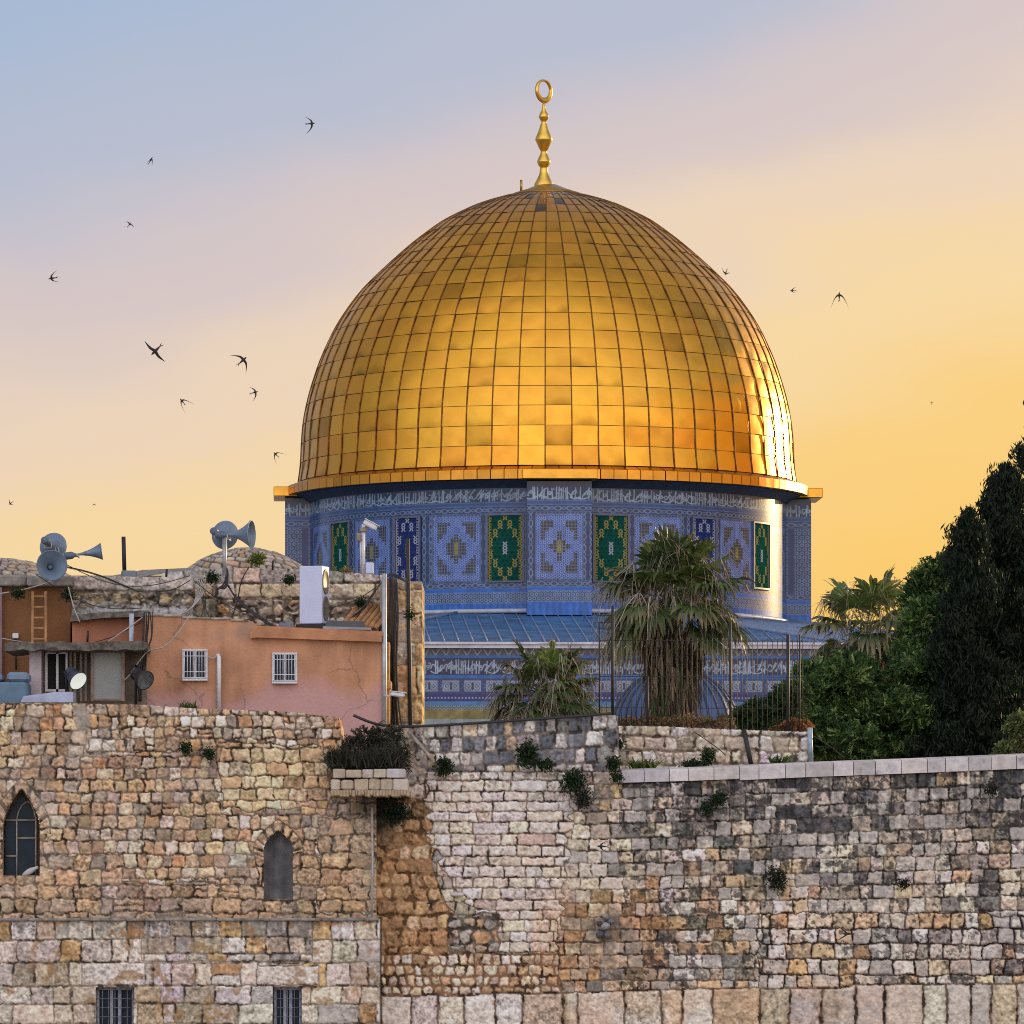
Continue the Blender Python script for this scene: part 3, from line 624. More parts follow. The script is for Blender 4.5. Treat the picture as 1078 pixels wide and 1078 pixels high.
# the great blocks at the foot
yE = np.interp(X, [386, 480, 640, 740, 880, 900, 1180], [1049, 1047, 1043, 1040, 1040, 1036, 1034])
m = Y > yE + .35 * bnd
fc.lay(m, 10, (1034, 1180), (82, 90), (16, 62), [((.47, .415, .35), 4), ((.40, .285, .185), 2), ((.45, .37, .285), 2.4), ((.39, .35, .305), 2.4), ((.51, .465, .41), 2)], np.array([.13, .09, .065]), 49, warp=(1.5, 26, 1.0, 6), corner=4, jw=1.1, edge=3, rel=.05, rough=.016)
def extraC(X, Y, col, dep, stone, s):
    # soot and lichen, heavier towards the head of the right-hand length; every patch has an outline of its own
    top = np.interp(X, [650, 1078], [815, 800])
    hgt = np.clip(1 - (Y - top) / 150, 0, 1) * (X > 600)
    col = col * np.where(((s.zone == 0) | (s.zone == 2))[..., None], np.array([1.02, 1.0, .95]), 1.0)
    ps = (srand(s.id, 21) - .5); R_ = X > 652
    li = sstep(.50, .60, fbm(X, Y, 34, 81, 4) + .09 * hgt + .34 * ps - .02)
    fleck = sstep(.38, .58, fbm(X, Y, 3.2, 79, 3))
    col = lerp(col, col * np.array([.34, .345, .37]), li * (.25 + .65 * fleck) * R_ * (1 - .6 * (s.zone == 10)))
    blk = sstep(.57, .63, fbm(X, Y, 5.5, 82, 4) + .07 * hgt + .12 * ps + .16 * (fbm(X, Y, 45, 78, 2) - .5)) * R_ * (s.zone != 10)
    col = lerp(col, np.array([.040, .040, .040]), blk * .8)
    dep = dep - blk * .02
    pale = sstep(.55, .7, fbm(X, Y, 24, 83, 4)) * (X > 585) * .4
    col = lerp(col, np.array([.54, .50, .45]), sstep(.1, .3, ps) * (X > 600) * (Y > 830) * stone * .55)
    # iron-brown wash
    wsh = sstep(.40, .58, fbm(X, Y, 40, 84, 3) + .22 * sstep(120, 0, np.hypot((X - 640) * .75, (Y - 1005)))  - .12) * sstep(900, 960, Y) * (X > 560) * sstep(960, 860, X)
    col = lerp(col, col * np.array([1.0, .78, .60]), wsh * .55)
    # dark run and damp hole
    rn = sstep(.42, .62, fbm(X, Y, 16, 85, 3) + .55 * np.exp(-((X - 640) / 20) ** 2 - ((Y - 985) / 38) ** 2) - .2)
    col = lerp(col, np.array([.115, .105, .085]), rn * .75 * (np.exp(-((X - 640) / 40) ** 2 - ((Y - 985) / 50) ** 2)))
    # dark stain under the ledge, and a dark line down the corner
    g = np.exp(-((X - 398) / 22) ** 2) * sstep(905, 850, Y) * (Y > 838)
    col = lerp(col, np.array([.045, .048, .04]), np.clip(g * 1.4 * (.4 + fbm(X, Y, 7, 86, 3)), 0, .95))
    col = lerp(col, np.array([.03, .03, .028]), sstep(2.6, 1.2, np.abs(X - 400 - 1.5 * (fbm(X, Y, 12, 87, 2) - .5))) * (Y > 965))
    # drip streaks below the coping, each with its own length
    dr = sstep(.52, .70, vnoise(X, Y * .09, 3.2, 95) * .65 + vnoise(X, Y * .05, 9, 96) * .35) * sstep(120, 10, Y - top) * (X > 655) * (s.zone != 10)
    col = lerp(col, col * np.array([.36, .36, .38]), dr * .7)
    pd = sstep(.55, .72, vnoise(X, Y * .1, 3.0, 97)) * sstep(60, 5, Y - 762) * (X > 424) * (X <= 655)
    col = lerp(col, col * np.array([.45, .45, .47]), pd * .6)
    # cracked top bed between parapet and patch
    cr2 = sstep(.5, .6, fbm(X, Y, 6, 88, 3)) * np.exp(-((Y - 815) / 6.0) ** 2) * (X > 440) * (X < 655)
    col = lerp(col, np.array([.14, .125, .11]), cr2 * .7); dep = dep - .02 * cr2
    rub = sstep(.46, .56, fbm(X, Y, 7, 89, 3)) * np.exp(-((Y - 838) / 14.0) ** 2 - ((X - 628) / 24.0) ** 2)
    col = lerp(col, np.array([.20, .185, .17]), rub * .8); dep = dep - .04 * rub
    return col, dep
great_wall = thing('ancient_stone_wall', P(760, 1100, 110), 'great wall of weathered grey and tan ashlar running right across the foreground, huge blocks at its foot', 'wall')
fc.build('ashlar_face', great_wall, depth=1.5, extra=extraC)
# pale coping stones on the right-hand length
mb = MB(); r_ = random.Random(9); x = 654.0; Yr = 110.0
while x < 1380:
    w = r_.uniform(19, 30); x2 = min(x + w, 1380)
    ta, tb = topC(x + .5), topC(x2 - .2)
    c = [(.58, .545, .545), (.60, .56, .53), (.54, .51, .53), (.50, .48, .47), (.62, .59, .57)][r_.randrange(5)]; k = r_.uniform(.88, 1.06); c = tuple(v * k for v in c)
    j = r_.uniform(-.012, .012)
    def pt(px, py, yy): return (PX(px, Yr), yy, PZ(py, Yr))
    xa, xb = x + .35, x2 - .35; h = 13.2 - 1.5 * (x < 760)
    f0 = 109.91 + j; vs = [pt(xa, ta + h, f0), pt(xb, tb + h, f0), pt(xb, tb + .6, f0), pt(xa, ta + .6, f0), pt(xa, ta - 1.2, f0 + .06), pt(xb, tb - 1.2, f0 + .06),
        pt(xa, ta - 4.2, 110.9), pt(xb, tb - 4.2, 110.9), pt(xa, ta + h, 110.9), pt(xb, tb + h, 110.9)]
    mb.add(vs, [(0, 1, 2, 3), (3, 2, 5, 4), (4, 5, 7, 6), (6, 7, 9, 8), (0, 3, 4, 6, 8), (1, 9, 7, 5, 2)], False, c); x = x2
M_coping = mat('pale_coping_stone', attr=True, rough=.85, var=.22, vscale=7, bump=.012, bscale=18, dirt=(5, .60, (.30, .28, .27)), spec=.25)
mb.build('coping', M_coping, great_wall)
mb = MB(); mb.box(PX(-300, 110) - 12, PX(1380, 110) + 12, 109.3, 111.5, -14, PZ(1101, 110)); mb.box(PX(-300, 110) - 12, PX(-300, 110) - .05, 109.6, 111.5, PZ(1100, 110), 4.0); mb.box(PX(1380, 110) + .05, PX(1380, 110) + 12, 110.0, 111.5, PZ(1100, 110), 3.2)
mb.build('wall_base', M_stone2, great_wall)

# ---- F: parapet set back, under the fence
ff = Face(632, 853, pw([(632, 764), (700, 765), (760, 768), (853, 771)]), 822, 112.2)
X, Y = ff.X, ff.Y; full = np.ones(X.shape, bool)
ff.lay(full, 0, (763, 840), (12, 15.5), (11, 24), [((.52, .46, .38), 4), ((.47, .40, .31), 3), ((.55, .47, .33), 2), ((.40, .34, .27), 2), ((.52, .48, .45), 2)], np.array([.20, .16, .12]), 55, warp=(2.2, 14, 1.2, 4), corner=3.4, jw=.9, edge=2.2, rel=.03, rough=.011)
def extraF(X, Y, col, dep, stone, s):
    st = sstep(.5, .66, fbm(X, Y, 20, 91, 4)) * .5
    col = lerp(col, np.array([.36, .30, .23]) * (.8 + .4 * fbm(X, Y, 4, 92, 2))[..., None], st); dep = dep * (1 - .5 * st)
    bl = sstep(.5, .6, fbm(X, Y, 9, 93, 3)) * np.exp(-((X - 836) / 8) ** 2) * .9
    col = lerp(col, np.array([.04, .04, .04]), bl)
    return col, dep
back_wall = ff.build('parapet_wall', loc=P(745, 822, 112.2), depth=.6, extra=extraF)
tag(back_wall, 'low cream stone parapet set back below the black iron fence', 'wall')
# ================================================================== LEDGE
ledge = thing('stone_ledge', P(389, 840, 109), 'stone ledge box jutting from the wall corner with dry scrub growing on it', 'ledge')
mb = MB(); r_ = random.Random(12); Yr = 108.75
for (ya, yb, xa, xb) in ((809, 819, 350, 427), (819.6, 832, 348, 430)):
    x = xa
    while x < xb - 3:
        x2 = min(x + r_.uniform(9, 19), xb); 
        if xb - x2 < 6: x2 = xb
        c = [(.52, .46, .36), (.56, .50, .42), (.48, .40, .28), (.53, .50, .49), (.44, .37, .27)][r_.randrange(5)]
        mb.box(PX(x + .2 + r_.uniform(0, .4), Yr), PX(x2 - .2, Yr), Yr + r_.uniform(-.05, .03), Yr + 1.3, PZ(yb - r_.uniform(-.2, .5), Yr), PZ(ya + .2 + r_.uniform(-.4, 1.3), Yr), bev=r_.uniform(.008, .03), col=c); x = x2
mb.build('stone_course', M_coping, ledge)
mb = MB(); n = 26
for k in range(n):
    xa, xb = 348 + 83 * k / n, 348 + 83 * (k + 1) / n
    dz = (r_.uniform(-1.2, .8)); mb.box(PX(xa, Yr), PX(xb + .6, Yr), Yr - .08 + r_.uniform(-.03, .03), Yr + 1.3, PZ(838.6 + dz, Yr), PZ(831.6, Yr), bev=.03, col=(.42, .33, .21))
mb.build('slab', M_coping, ledge)

# ================================================================== THE DOMED SHRINE
DC = Vector((PX(576, 250), 250.0, 0.0)); S0 = 6100 / 250.0
RD, RP, RDM, RC = 10.33, 11.30, 10.57, 11.27
ROT = R(2.2)                                    # the west pier looks a shade right of us
shrine = thing('domed_shrine', (DC.x, DC.y, 6.75), 'octagonal shrine in blue patterned tiles under a large golden dome with a crescent finial', 'shrine')
def polar(phi, r, z): return (DC.x + r * math.sin(phi), DC.y - r * math.cos(phi), z)

# ---- dome of gilt panels
prof_px = [(262.0, 510), (259.2, 490), (258.6, 464), (256, 440), (250, 414), (239.5, 382), (224.5, 349), (214, 332), (196, 307.5), (171, 283), (143.5, 258.5), (111, 234), (75, 216.5), (41, 206), (18, 202.8)]
pr = np.array([(w / S0, PZ(y, 250)) for w, y in prof_px])
seg = np.hypot(np.diff(pr[:, 0]), np.diff(pr[:, 1])); ss = np.concatenate([[0], np.cumsum(seg)])
# smooth profile
fine = np.linspace(0, ss[-1], 400); pr_r = np.interp(fine, ss, pr[:, 0]); pr_z = np.interp(fine, ss, pr[:, 1])
ker = np.hanning(41); ker /= ker.sum()
pr_r = np.convolve(np.pad(pr_r, 20, mode='reflect', reflect_type='odd'), ker, 'valid'); pr_z = np.convolve(np.pad(pr_z, 20, mode='reflect', reflect_type='odd'), ker, 'valid')
def dprof(s): return np.interp(s, fine, pr_r), np.interp(s, fine, pr_z)
NSEG = 60; ROW = .835; nrow = int(ss[-1] / ROW); ROW = ss[-1] / nrow
Vs = []; Qs = []; Cs = []; nb = 0; rr = np.random.RandomState(5)
GOLD = np.array([.73, .36, .040])
su = np.linspace(0, 1, 8); sv = np.linspace(0, 1, 7)
for j in range(nrow):
    for i in range(NSEG):
        ph0 = ROT + 2 * math.pi * (i - .5) / NSEG; dph = 2 * math.pi / NSEG
        rel_ = (ROT + 2 * math.pi * i / NSEG + math.pi) % (2 * math.pi) - math.pi
        U, W = np.meshgrid(su, sv)
        s_ = (j + .012 + W * .976) * ROW; r0, z0 = dprof(s_)
        ta, tb = rr.randn(2) * .006
        k1, k2, k3 = rr.rand(3)
        dent = .012 * (np.sin(U * 5 * k1 + 6 * k2) * np.sin(W * 5 * k3 + 6 * k1)) * (rr.rand() < .5)
        bulge = .012 * (1 - (2*U-1)**2) * (1 - (2*W-1)**2) + (U - .5) * ta + (W - .5) * tb * 1.2 + dent - .012 * W
        ph = ph0 + dph * (.006 + U * .988)
        r1 = r0 + bulge
        V = np.stack([DC.x + r1 * np.sin(ph), DC.y - r1 * np.cos(ph), z0 + bulge * .3], -1).reshape(-1, 3)
        f_top = j / nrow
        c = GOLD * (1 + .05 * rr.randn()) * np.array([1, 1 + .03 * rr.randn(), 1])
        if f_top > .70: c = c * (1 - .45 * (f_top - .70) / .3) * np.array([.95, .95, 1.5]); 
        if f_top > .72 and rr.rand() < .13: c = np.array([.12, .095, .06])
        elif rr.rand() < .05: c = c * .72
        if j in (0, 1) and rr.rand() < .35: c = c * np.array([.95, .86, .85])
        # tarnish creeping up from the lower joint of some panels
        tar = np.zeros(U.shape)
        if rr.rand() < .34: tar = np.clip(.75 - W * (1.6 + rr.rand()) + .35 * np.sin(U * (3 + 3 * rr.rand()) + 6 * rr.rand()), 0, 1) * rr.uniform(.25, .8)
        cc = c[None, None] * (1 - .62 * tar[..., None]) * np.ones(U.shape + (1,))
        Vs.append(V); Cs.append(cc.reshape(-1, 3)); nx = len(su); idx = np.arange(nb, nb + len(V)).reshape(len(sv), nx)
        Qs.append(np.stack([idx[:-1, :-1], idx[:-1, 1:], idx[1:, 1:], idx[1:, :-1]], -1).reshape(-1, 4)); nb += len(V)
M_gold = mat('gilded_panels', attr=True, rough=.30, metal=1.0, bump=.004, bscale=2.2)
nt = M_gold.node_tree; b_ = nt.nodes['Principled BSDF']
tx = nt.nodes.new('ShaderNodeTexNoise'); tx.inputs['Scale'].default_value = 1.4; tx.inputs['Detail'].default_value = 5
mr = nt.nodes.new('ShaderNodeMapRange'); mr.inputs[1].default_value = .3; mr.inputs[2].default_value = .7; mr.inputs[3].default_value = .24; mr.inputs[4].default_value = .44
tcn = nt.nodes.new('ShaderNodeTexCoord'); nt.links.new(tcn.outputs['Object'], tx.inputs[0]); nt.links.new(tx.outputs[0], mr.inputs[0]); nt.links.new(mr.outputs[0], b_.inputs['Roughness'])
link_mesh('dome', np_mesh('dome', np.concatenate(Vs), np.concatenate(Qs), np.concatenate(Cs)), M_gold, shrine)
M_goldseam = mat('tarnished_gold_seam', (.20, .10, .022), rough=.45, metal=.8, var=.5, vscale=4)
M_goldcap = mat('aged_gilt', (.50, .30, .075), rough=.36, metal=1.0, var=.3, vscale=3)
# standing seams
mb = MB()
for i in range(NSEG):
    ph = ROT + 2 * math.pi * (i - .5) / NSEG; pts = []
    for s_ in np.linspace(0, ss[-1], 44):
        r0, z0 = dprof(s_); pts.append(polar(ph, float(r0) + .02, float(z0)))
    mb.tube(pts, [.027] * 30 + [.027 - .010 * k / 13 for k in range(14)], 6)
mb.build('standing_seams', M_goldseam, shrine)
mb = MB(); pf = []
for s_ in np.linspace(0, ss[-1], 80): r0, z0 = dprof(s_); pf.append((float(r0) - .03, float(z0)))
mb.lathe(pf, 120, Matrix.Translation(DC)); mb.build('dome_underlay', M_goldseam, shrine)
# cap and finial
mb = MB(); zc = PZ(203, 250)
mb.lathe([(1.5, zc - .16), (1.46, zc - .04), (.9, zc + .14), (.42, zc + .34), (0, zc + .36)], 40, Matrix.Translation(DC))
mb.tube([polar(-1.2, 1.2, zc), polar(-1.2, 1.2, zc + .5)], .06, 6)
mb.build('dome_cap', M_goldcap, shrine)
fx = PX(572.5, 250)
fin = [(10, 196.5), (10.2, 194), (8, 190), (5.2, 184), (4.6, 182), (3.9, 177), (4.2, 176), (5.8, 174), (7.2, 170.5), (7.1, 169.5), (5.4, 165.5), (4.4, 163.5), (3.3, 161), (3.3, 159), (4.4, 157.5), (7.2, 151.5), (9.1, 147.5), (9.1, 146.3), (7.4, 142), (4.6, 135), (3.6, 131), (2.7, 129.5), (2.7, 127.5), (4, 126.4), (5.4, 123.5), (5.4, 122.5), (4, 119), (2.7, 117), (1.8, 113), (1.5, 109), (0, 108)]
mb = MB(); mb.lathe([(w / S0, PZ(y, 250)) for w, y in fin], 28, Matrix.Translation((fx, 250, 0)))
finial = mb.build('finial', mat('polished_gilt', (.72, .46, .09), rough=.24, metal=1.0, var=.15, vscale=5), shrine)
mb = MB(); cz = PZ(96.2, 250); vs = []; n = 40; m_ = 8; M2 = Matrix.Translation((fx, 250, cz)) @ Matrix.Rotation(R(46), 4, 'Z')
for k in range(n):
    t_ = 2 * math.pi * k / n; th = .05 + .055 * (1 - math.sin(t_)) * .5 * 1.4
    Ro = .52; ctr = Vector((math.cos(t_) * (Ro - th), 0, math.sin(t_) * (Ro - th)))
    for q in range(m_):
        a = 2 * math.pi * q / m_; vs.append(M2 @ (ctr + Vector((math.cos(t_), 0, math.sin(t_))) * th * math.cos(a) + Vector((0, 1, 0)) * .08 * math.sin(a)))
mb.add(vs, [(k*m_+q, ((k+1) % n)*m_+q, ((k+1) % n)*m_+(q+1) % m_, k*m_+(q+1) % m_) for k in range(n) for q in range(m_)], True)
mb.build('crescent', M_goldcap if False else finial.data.materials[0], finial)

# ---- gilt cornice
zc0, zc1, zc2 = 18.22, 18.60, 18.86
mb = MB(); n = 124; r_ = random.Random(3)
for k in range(n):
    a0 = ROT + 2 * math.pi * k / n; a1 = ROT + 2 * math.pi * (k + 1) / n; g = .0016
    c = 1 + r_.uniform(-.2, .12); col = (.66 * c, .30 * c, .04 * c); j = r_.uniform(-.015, .015)
    vs = [polar(a0 + g, RC + j, zc0), polar(a1 - g, RC + j, zc0), polar(a1 - g, RC + j, zc1), polar(a0 + g, RC + j, zc1), polar(a1 - g, RDM - .02, zc2), polar(a0 + g, RDM - .02, zc2), polar(a1 - g, RD - .2, zc0 + .01), polar(a0 + g, RD - .2, zc0 + .01)]
    mb.add(vs, [(0, 1, 2, 3), (3, 2, 4, 5), (1, 0, 7, 6), (0, 3, 5, 7), (2, 1, 6, 4)], False, col)
for q in range(4):
    a = ROT + q * math.pi / 2
    Mx = Matrix.Translation((DC.x, DC.y, 0)) @ Matrix.Rotation(a, 4, 'Z')
    mb.box(-1.55, 1.55, -RC - .52, -RC + .6, zc0 - .06, zc1 - .02, Mx, (.72, .36, .05), bev=.03)
mb.build('cornice', M_gold, shrine)
M_soffit = mat('dark_blue_soffit', (.03, .045, .075), rough=.7, var=.3, vscale=3)  # dark navy soffit, the shade under the cornice included in its colour
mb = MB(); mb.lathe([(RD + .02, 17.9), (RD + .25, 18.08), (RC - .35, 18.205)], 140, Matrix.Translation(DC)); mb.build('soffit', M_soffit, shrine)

# ---- tile patterns
BL = np.array
NAVY = BL([.022, .035, .115]); LILAC = BL([.225, .265, .53]); WHT = BL([.58, .56, .60]); DBRN = BL([.05, .042, .05]); GRN = BL([.012, .085, .060]); GLD = BL([.42, .31, .08]); SKYB = BL([.012, .155, .52]); TEAL = BL([.02, .16, .42]); GREYB = BL([.030, .052, .135]); OCH = BL([.36, .22, .06]); PURP = BL([.025, .024, .085])
def rings(u, v, sp, r0, w):
    """hexagonal lattice of little rings"""
    vy = sp * .866; k = np.round(v / vy); uu = u - (np.mod(k, 2) * .5) * sp; i = np.round(uu / sp)
    d = np.hypot(uu - i * sp, v - k * vy)
    return sstep(w, w * .45, np.abs(d - r0)), d
def sq(u, v, sp, w):
    return sstep(w, w * .4, np.minimum(np.abs(u / sp - np.round(u / sp)), np.abs(v / sp - np.round(v / sp))) * sp)
def script_canvas(Wp, Hp, seed, res=.3):
    """an inscription in tall, interlaced strokes"""
    r = np.random.RandomState(seed); w, h = int(Wp / res), int(Hp / res); C_ = np.zeros((h, w), np.float32)
    def stamp(pts, rad):
        for (x, y) in pts:
            x /= res; y /= res; R_ = rad / res; a, b, c, d = int(y - R_ - 1), int(y + R_ + 2), int(x - R_ - 1), int(x + R_ + 2)
            a, c = max(a, 0), max(c, 0); b, d = min(b, h), min(d, w)
            if a >= b or c >= d: continue
            yy, xx = np.mgrid[a:b, c:d]; C_[a:b, c:d] = np.maximum(C_[a:b, c:d], np.clip(R_ + .5 - np.hypot(xx - x, yy - y), 0, 1))
    def line(x0, y0, x1, y1, rad, bend=0):
        n = int(np.hypot(x1 - x0, y1 - y0) / (res * 1.2)) + 2; t = np.linspace(0, 1, n); nxv, nyv = -(y1 - y0), (x1 - x0); q = np.hypot(nxv, nyv) + 1e-6
        b = bend * np.sin(t * np.pi); stamp(zip(x0 + (x1 - x0) * t + nxv / q * b, y0 + (y1 - y0) * t + nyv / q * b), rad)
    x = 0.0
    while x < Wp:
        k = r.rand(); H = Hp
        if k < .42: line(x, H * .92, x + r.uniform(-.6, .9), H * r.uniform(.08, .2), .62)
        elif k < .6:
            line(x, H * .62, x + 5.5, H * .62, .6, -H * .26); line(x + 5.5, H * .62, x + 7, H * .45, .5)
        elif k < .72: line(x, H * .78, x + r.uniform(4, 8), H * r.uniform(.1, .3), .6, r.uniform(-1.5, 1.5))
        elif k < .84: line(x - 2, H * .80, x + r.uniform(7, 13), H * .74, .62, H * .14)
        else:
            t = np.linspace(0, 2 * np.pi, 26); rr_ = r.uniform(1.1, 1.7); stamp(zip(x + rr_ * np.cos(t), H * r.uniform(.4, .7) + rr_ * np.sin(t)), .5)
        if r.rand() < .55: stamp([(x + r.uniform(0, 3), H * r.uniform(.1, .9))], .7)
        if r.rand() < .35: line(x, H * r.uniform(.3, .7), x + r.uniform(2, 5), H * r.uniform(.3, .8), .5, r.uniform(-1, 1))
        x += r.uniform(1.7, 3.1)
    return C_, res
def sample(canvas, x, y):
    C_, res = canvas; h, w = C_.shape
    i = np.clip((y / res), 0, h - 1.01); j = np.mod(x / res, w - 1.01); i0 = i.astype(int); j0 = j.astype(int); fi = i - i0; fj = j - j0
    return (C_[i0, j0]*(1-fj)+C_[i0, j0+1]*fj)*(1-fi)+(C_[i0+1, j0]*(1-fj)+C_[i0+1, j0+1]*fj)*fi
SCR1 = script_canvas(420, 15, 3); SCR2 = script_canvas(420, 17, 8)
def tilevar(c, u, v, seed, sp=7.0):
    i = np.floor(u / sp); j = np.floor(v / sp); h = np.mod(np.sin(i * 12.99 + j * 78.2 + seed) * 43758.5, 1.0)
    return c * (.82 + .34 * h + .30 * (fbm(u, v, 3.0, seed + 2, 2) - .5))[..., None]
def border(u, v, along_u):
    """band of linked ovals; v is across (0..1 over 7 units)"""
    a, b = (u, v) if along_u else (v, u)
    m = np.mod(a, 13.0) - 6.5; d1 = np.abs(np.hypot(m / 1.7, b) - 2.0); d2 = np.abs(np.hypot(np.abs(m) - 6.0, b * 1.1) - 1.5)
    ringm = np.maximum(sstep(.75, .3, d1), sstep(.7, .25, d2)); core = sstep(1.3, .9, np.hypot(m / 1.7, b))
    c = lerp(GREYB * 1.0 + 0 * u[..., None], BL([.27, .33, .46]), ringm * .8); c = lerp(c, BL([.13, .045, .06]), core * .6)
    return c
def purple_panel(u, v, hw, hh):
    """lilac ring-work field, stepped dark corners, dark lozenge with a yellow heart"""
    a = np.abs(u); b = np.abs(v)
    rg, d = rings(u, v, 4.4, 1.35, .75)
    c = lerp(LILAC * .42 + 0 * u[..., None], LILAC * 1.4, rg); c = lerp(c, NAVY * 1.4, sstep(.75, .35, d))
    us = np.round(a / 4.4) * 4.4; vs_ = np.round(b / 4.4) * 4.4
    latt = sq(u, v, 3.3, .42)
    dk = lerp(DBRN + 0 * u[..., None], BL([.27, .25, .27]), latt)
    iw, ih = hw - 6.5, hh - 7.5
    corner = ((us / iw + vs_ / ih) > 1.22) & (a < iw) & (b < ih)
    loz = (us / (iw * .60) + vs_ / (ih * .52)) < 1.0
    c = np.where((corner | loz)[..., None], dk, c)
    yel = (us / (iw * .2) + vs_ / (ih * .24)) < 1.0
    c = np.where(yel[..., None], lerp(GLD * .5 + 0 * u[..., None], GLD * 1.15, rg), c)
    fr = ((hw - a) < 1.2) | ((hh - b) < 1.2)
    return np.where(fr[..., None], BL([.16, .17, .26]) + 0 * c, c)
def grille_panel(u, v, hw, hh, base, ringc, midc):
    a = np.abs(u); b = np.abs(v); rg, d = rings(u, v, 5.2, 1.75, .85)
    us = np.round(a / 5.2) * 5.2; vk = np.round(v / 4.5) * 4.5
    arch_ = np.abs(np.abs(us / hw) * .9 + (np.abs(vk) / hh) * .95 - .93) < .125
    edge_ = (hw - a < 3.4) & (np.mod(np.round(b / 4.5), 2) < 2)
    mid = (us < 4) & (np.abs(vk) < 9)
    c = base * (.85 + .3 * vnoise(u, v, 4, 3))[..., None]
    c = lerp(c, ringc, rg * (arch_ | edge_)); c = lerp(c, midc, rg * mid)
    c = lerp(c, base * .4, sstep(1.1, .7, d) * .8)
    return c
def strip_mesh(name, ns, nt_, mapf, colf, mat_, parent):
    a = np.linspace(0, 1, ns); b = np.linspace(0, 1, nt_); A, B = np.meshgrid(a, b); V = mapf(A, B); c = colf(A, B)
    idx = np.arange(ns * nt_).reshape(nt_, ns); q = np.stack([idx[:-1, :-1], idx[1:, :-1], idx[1:, 1:], idx[:-1, 1:]], -1).reshape(-1, 4)
    return link_mesh(name, np_mesh(name, V.reshape(-1, 3), q, np.clip(c, .008, .75).reshape(-1, 3)), mat_, parent)
M_tile = mat('glazed_tiles', (.50, .68, .80), attr=True, rough=.21, spec=.38, bump=.0018, bscale=9, var=.08, vscale=.7)
M_grille = mat('tiled_grille', (.75, .8, .85), attr=True, rough=.8, spec=.0)

YF = 239.6; SF = F / YF
def z_of(y): return (HY - y) / F * YF
ELEM = [(0, 'P'), (12.25, 'G'), (24, 'P'), (36.8, 'B'), (48, 'P'), (60, 'G'), (72, 'P')]
HWID = {'P': 6.1, 'G': 3.95, 'B': 3.3}
def drum_bands(u, y):
    """horizontal bands shared by drum and piers; u in photo-size units round the wall, y photo row at the front"""
    c = GREYB + 0 * u[..., None]
    c = np.where((y < 513)[..., None], BL([.03, .045, .075]), c)  # dark strip below the cornice: soffit and its shade put into the colour
    m = (y >= 513) & (y < 528.5); s_ = sample(SCR1, u, np.clip(y - 513.2, 0, 14.9)); c = np.where(m[..., None], lerp(BL([.035, .05, .10]) + 0 * c, BL([.52, .51, .55]), s_), c)
    m = (y >= 528.5) & (y < 532.5); c = np.where(m[..., None], BL([.045, .10, .26]) + 0 * c, c)
    m = (y >= 532.5) & (y < 540.5); c = np.where(m[..., None], border(u, y - 536.5, True), c)
    m = (y >= 612.5) & (y < 619); c = np.where(m[..., None], border(u + 4, y - 615.7, True), c)
    m = (y >= 619) & (y < 623); c = np.where(m[..., None], SKYB + 0 * c, c)
    m = (y >= 623) & (y < 634.5); rg, d = rings(u, y - 623, 4.8, 1.5, .75); c2 = lerp(BL([.03, .06, .16]) + 0 * c, BL([.30, .34, .46]), rg); c2 = lerp(c2, OCH * .7, sstep(1, .5, d) * ((y > 627.5) & (y < 631))); c = np.where(m[..., None], c2, c)
    m = y >= 634.5; c = np.where(m[..., None], SKYB * (1.0 + .2 * np.sin(u * .9))[..., None], c)
    for yy in (528.4, 532.6, 540.3, 612.6, 618.8, 623.2, 634.4):
        c = lerp(c, BL([.22, .28, .44]), sstep(.8, .3, np.abs(y - yy)) * .6)
    return c
def drum_col(phi, y):
    u = phi * RD * SF; c = drum_bands(u, y)
    pz = (y >= 540.5) & (y < 612.5)
    inside = np.zeros(u.shape, bool); pc = np.zeros(u.shape + (3,))
    q0 = np.round(phi / (math.pi / 2)) * (math.pi / 2); pl = phi - q0
    for ang, kind in ELEM[1:]:
        for sgn in (1, -1):
            for base in (0,):
                lu = (phi - sgn * R(ang - (1.4 if (kind == 'G' and ang > 50 and sgn > 0) else 0))) * RD * SF; hw = R(HWID[kind]) * RD * SF
                m = np.abs(lu) < hw
                if kind == 'P':
                    mm = m & pz & (y > 541.5) & (y < 611.5); pc = np.where(mm[..., None], purple_panel(lu, y - 576.5, hw, 35), pc); inside |= mm
                else:
                    inside |= m & pz; pc = np.where((m & pz)[..., None], NAVY, pc)
    # upright borders between the panels
    side = border(np.mod(u, 8.0) - 4.0, y, False)
    c = np.where(pz[..., None], np.where(inside[..., None], pc, side), c)
    return tilevar(c, u, y, 5)
ZB, ZT = z_of(645.5), 18.1
a0, a1 = -R(100), R(100)
def dm(A, B):
    ph = a0 + (a1 - a0) * A + ROT; z = ZT + (ZB - ZT) * B
    return np.stack([DC.x + RD * np.sin(ph), DC.y - RD * np.cos(ph), z], -1)
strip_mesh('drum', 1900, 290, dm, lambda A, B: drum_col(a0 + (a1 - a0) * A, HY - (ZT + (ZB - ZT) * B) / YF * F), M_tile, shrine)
mb = MB(); mb.lathe([(RD, ZB), (RD, ZT)], 60, Matrix.Translation(DC), a0=R(8), a1=R(172)); mb.build('drum_rear', mat('plain_blue_tiles', (.10, .12, .22), rough=.4, var=.4, vscale=2), shrine)
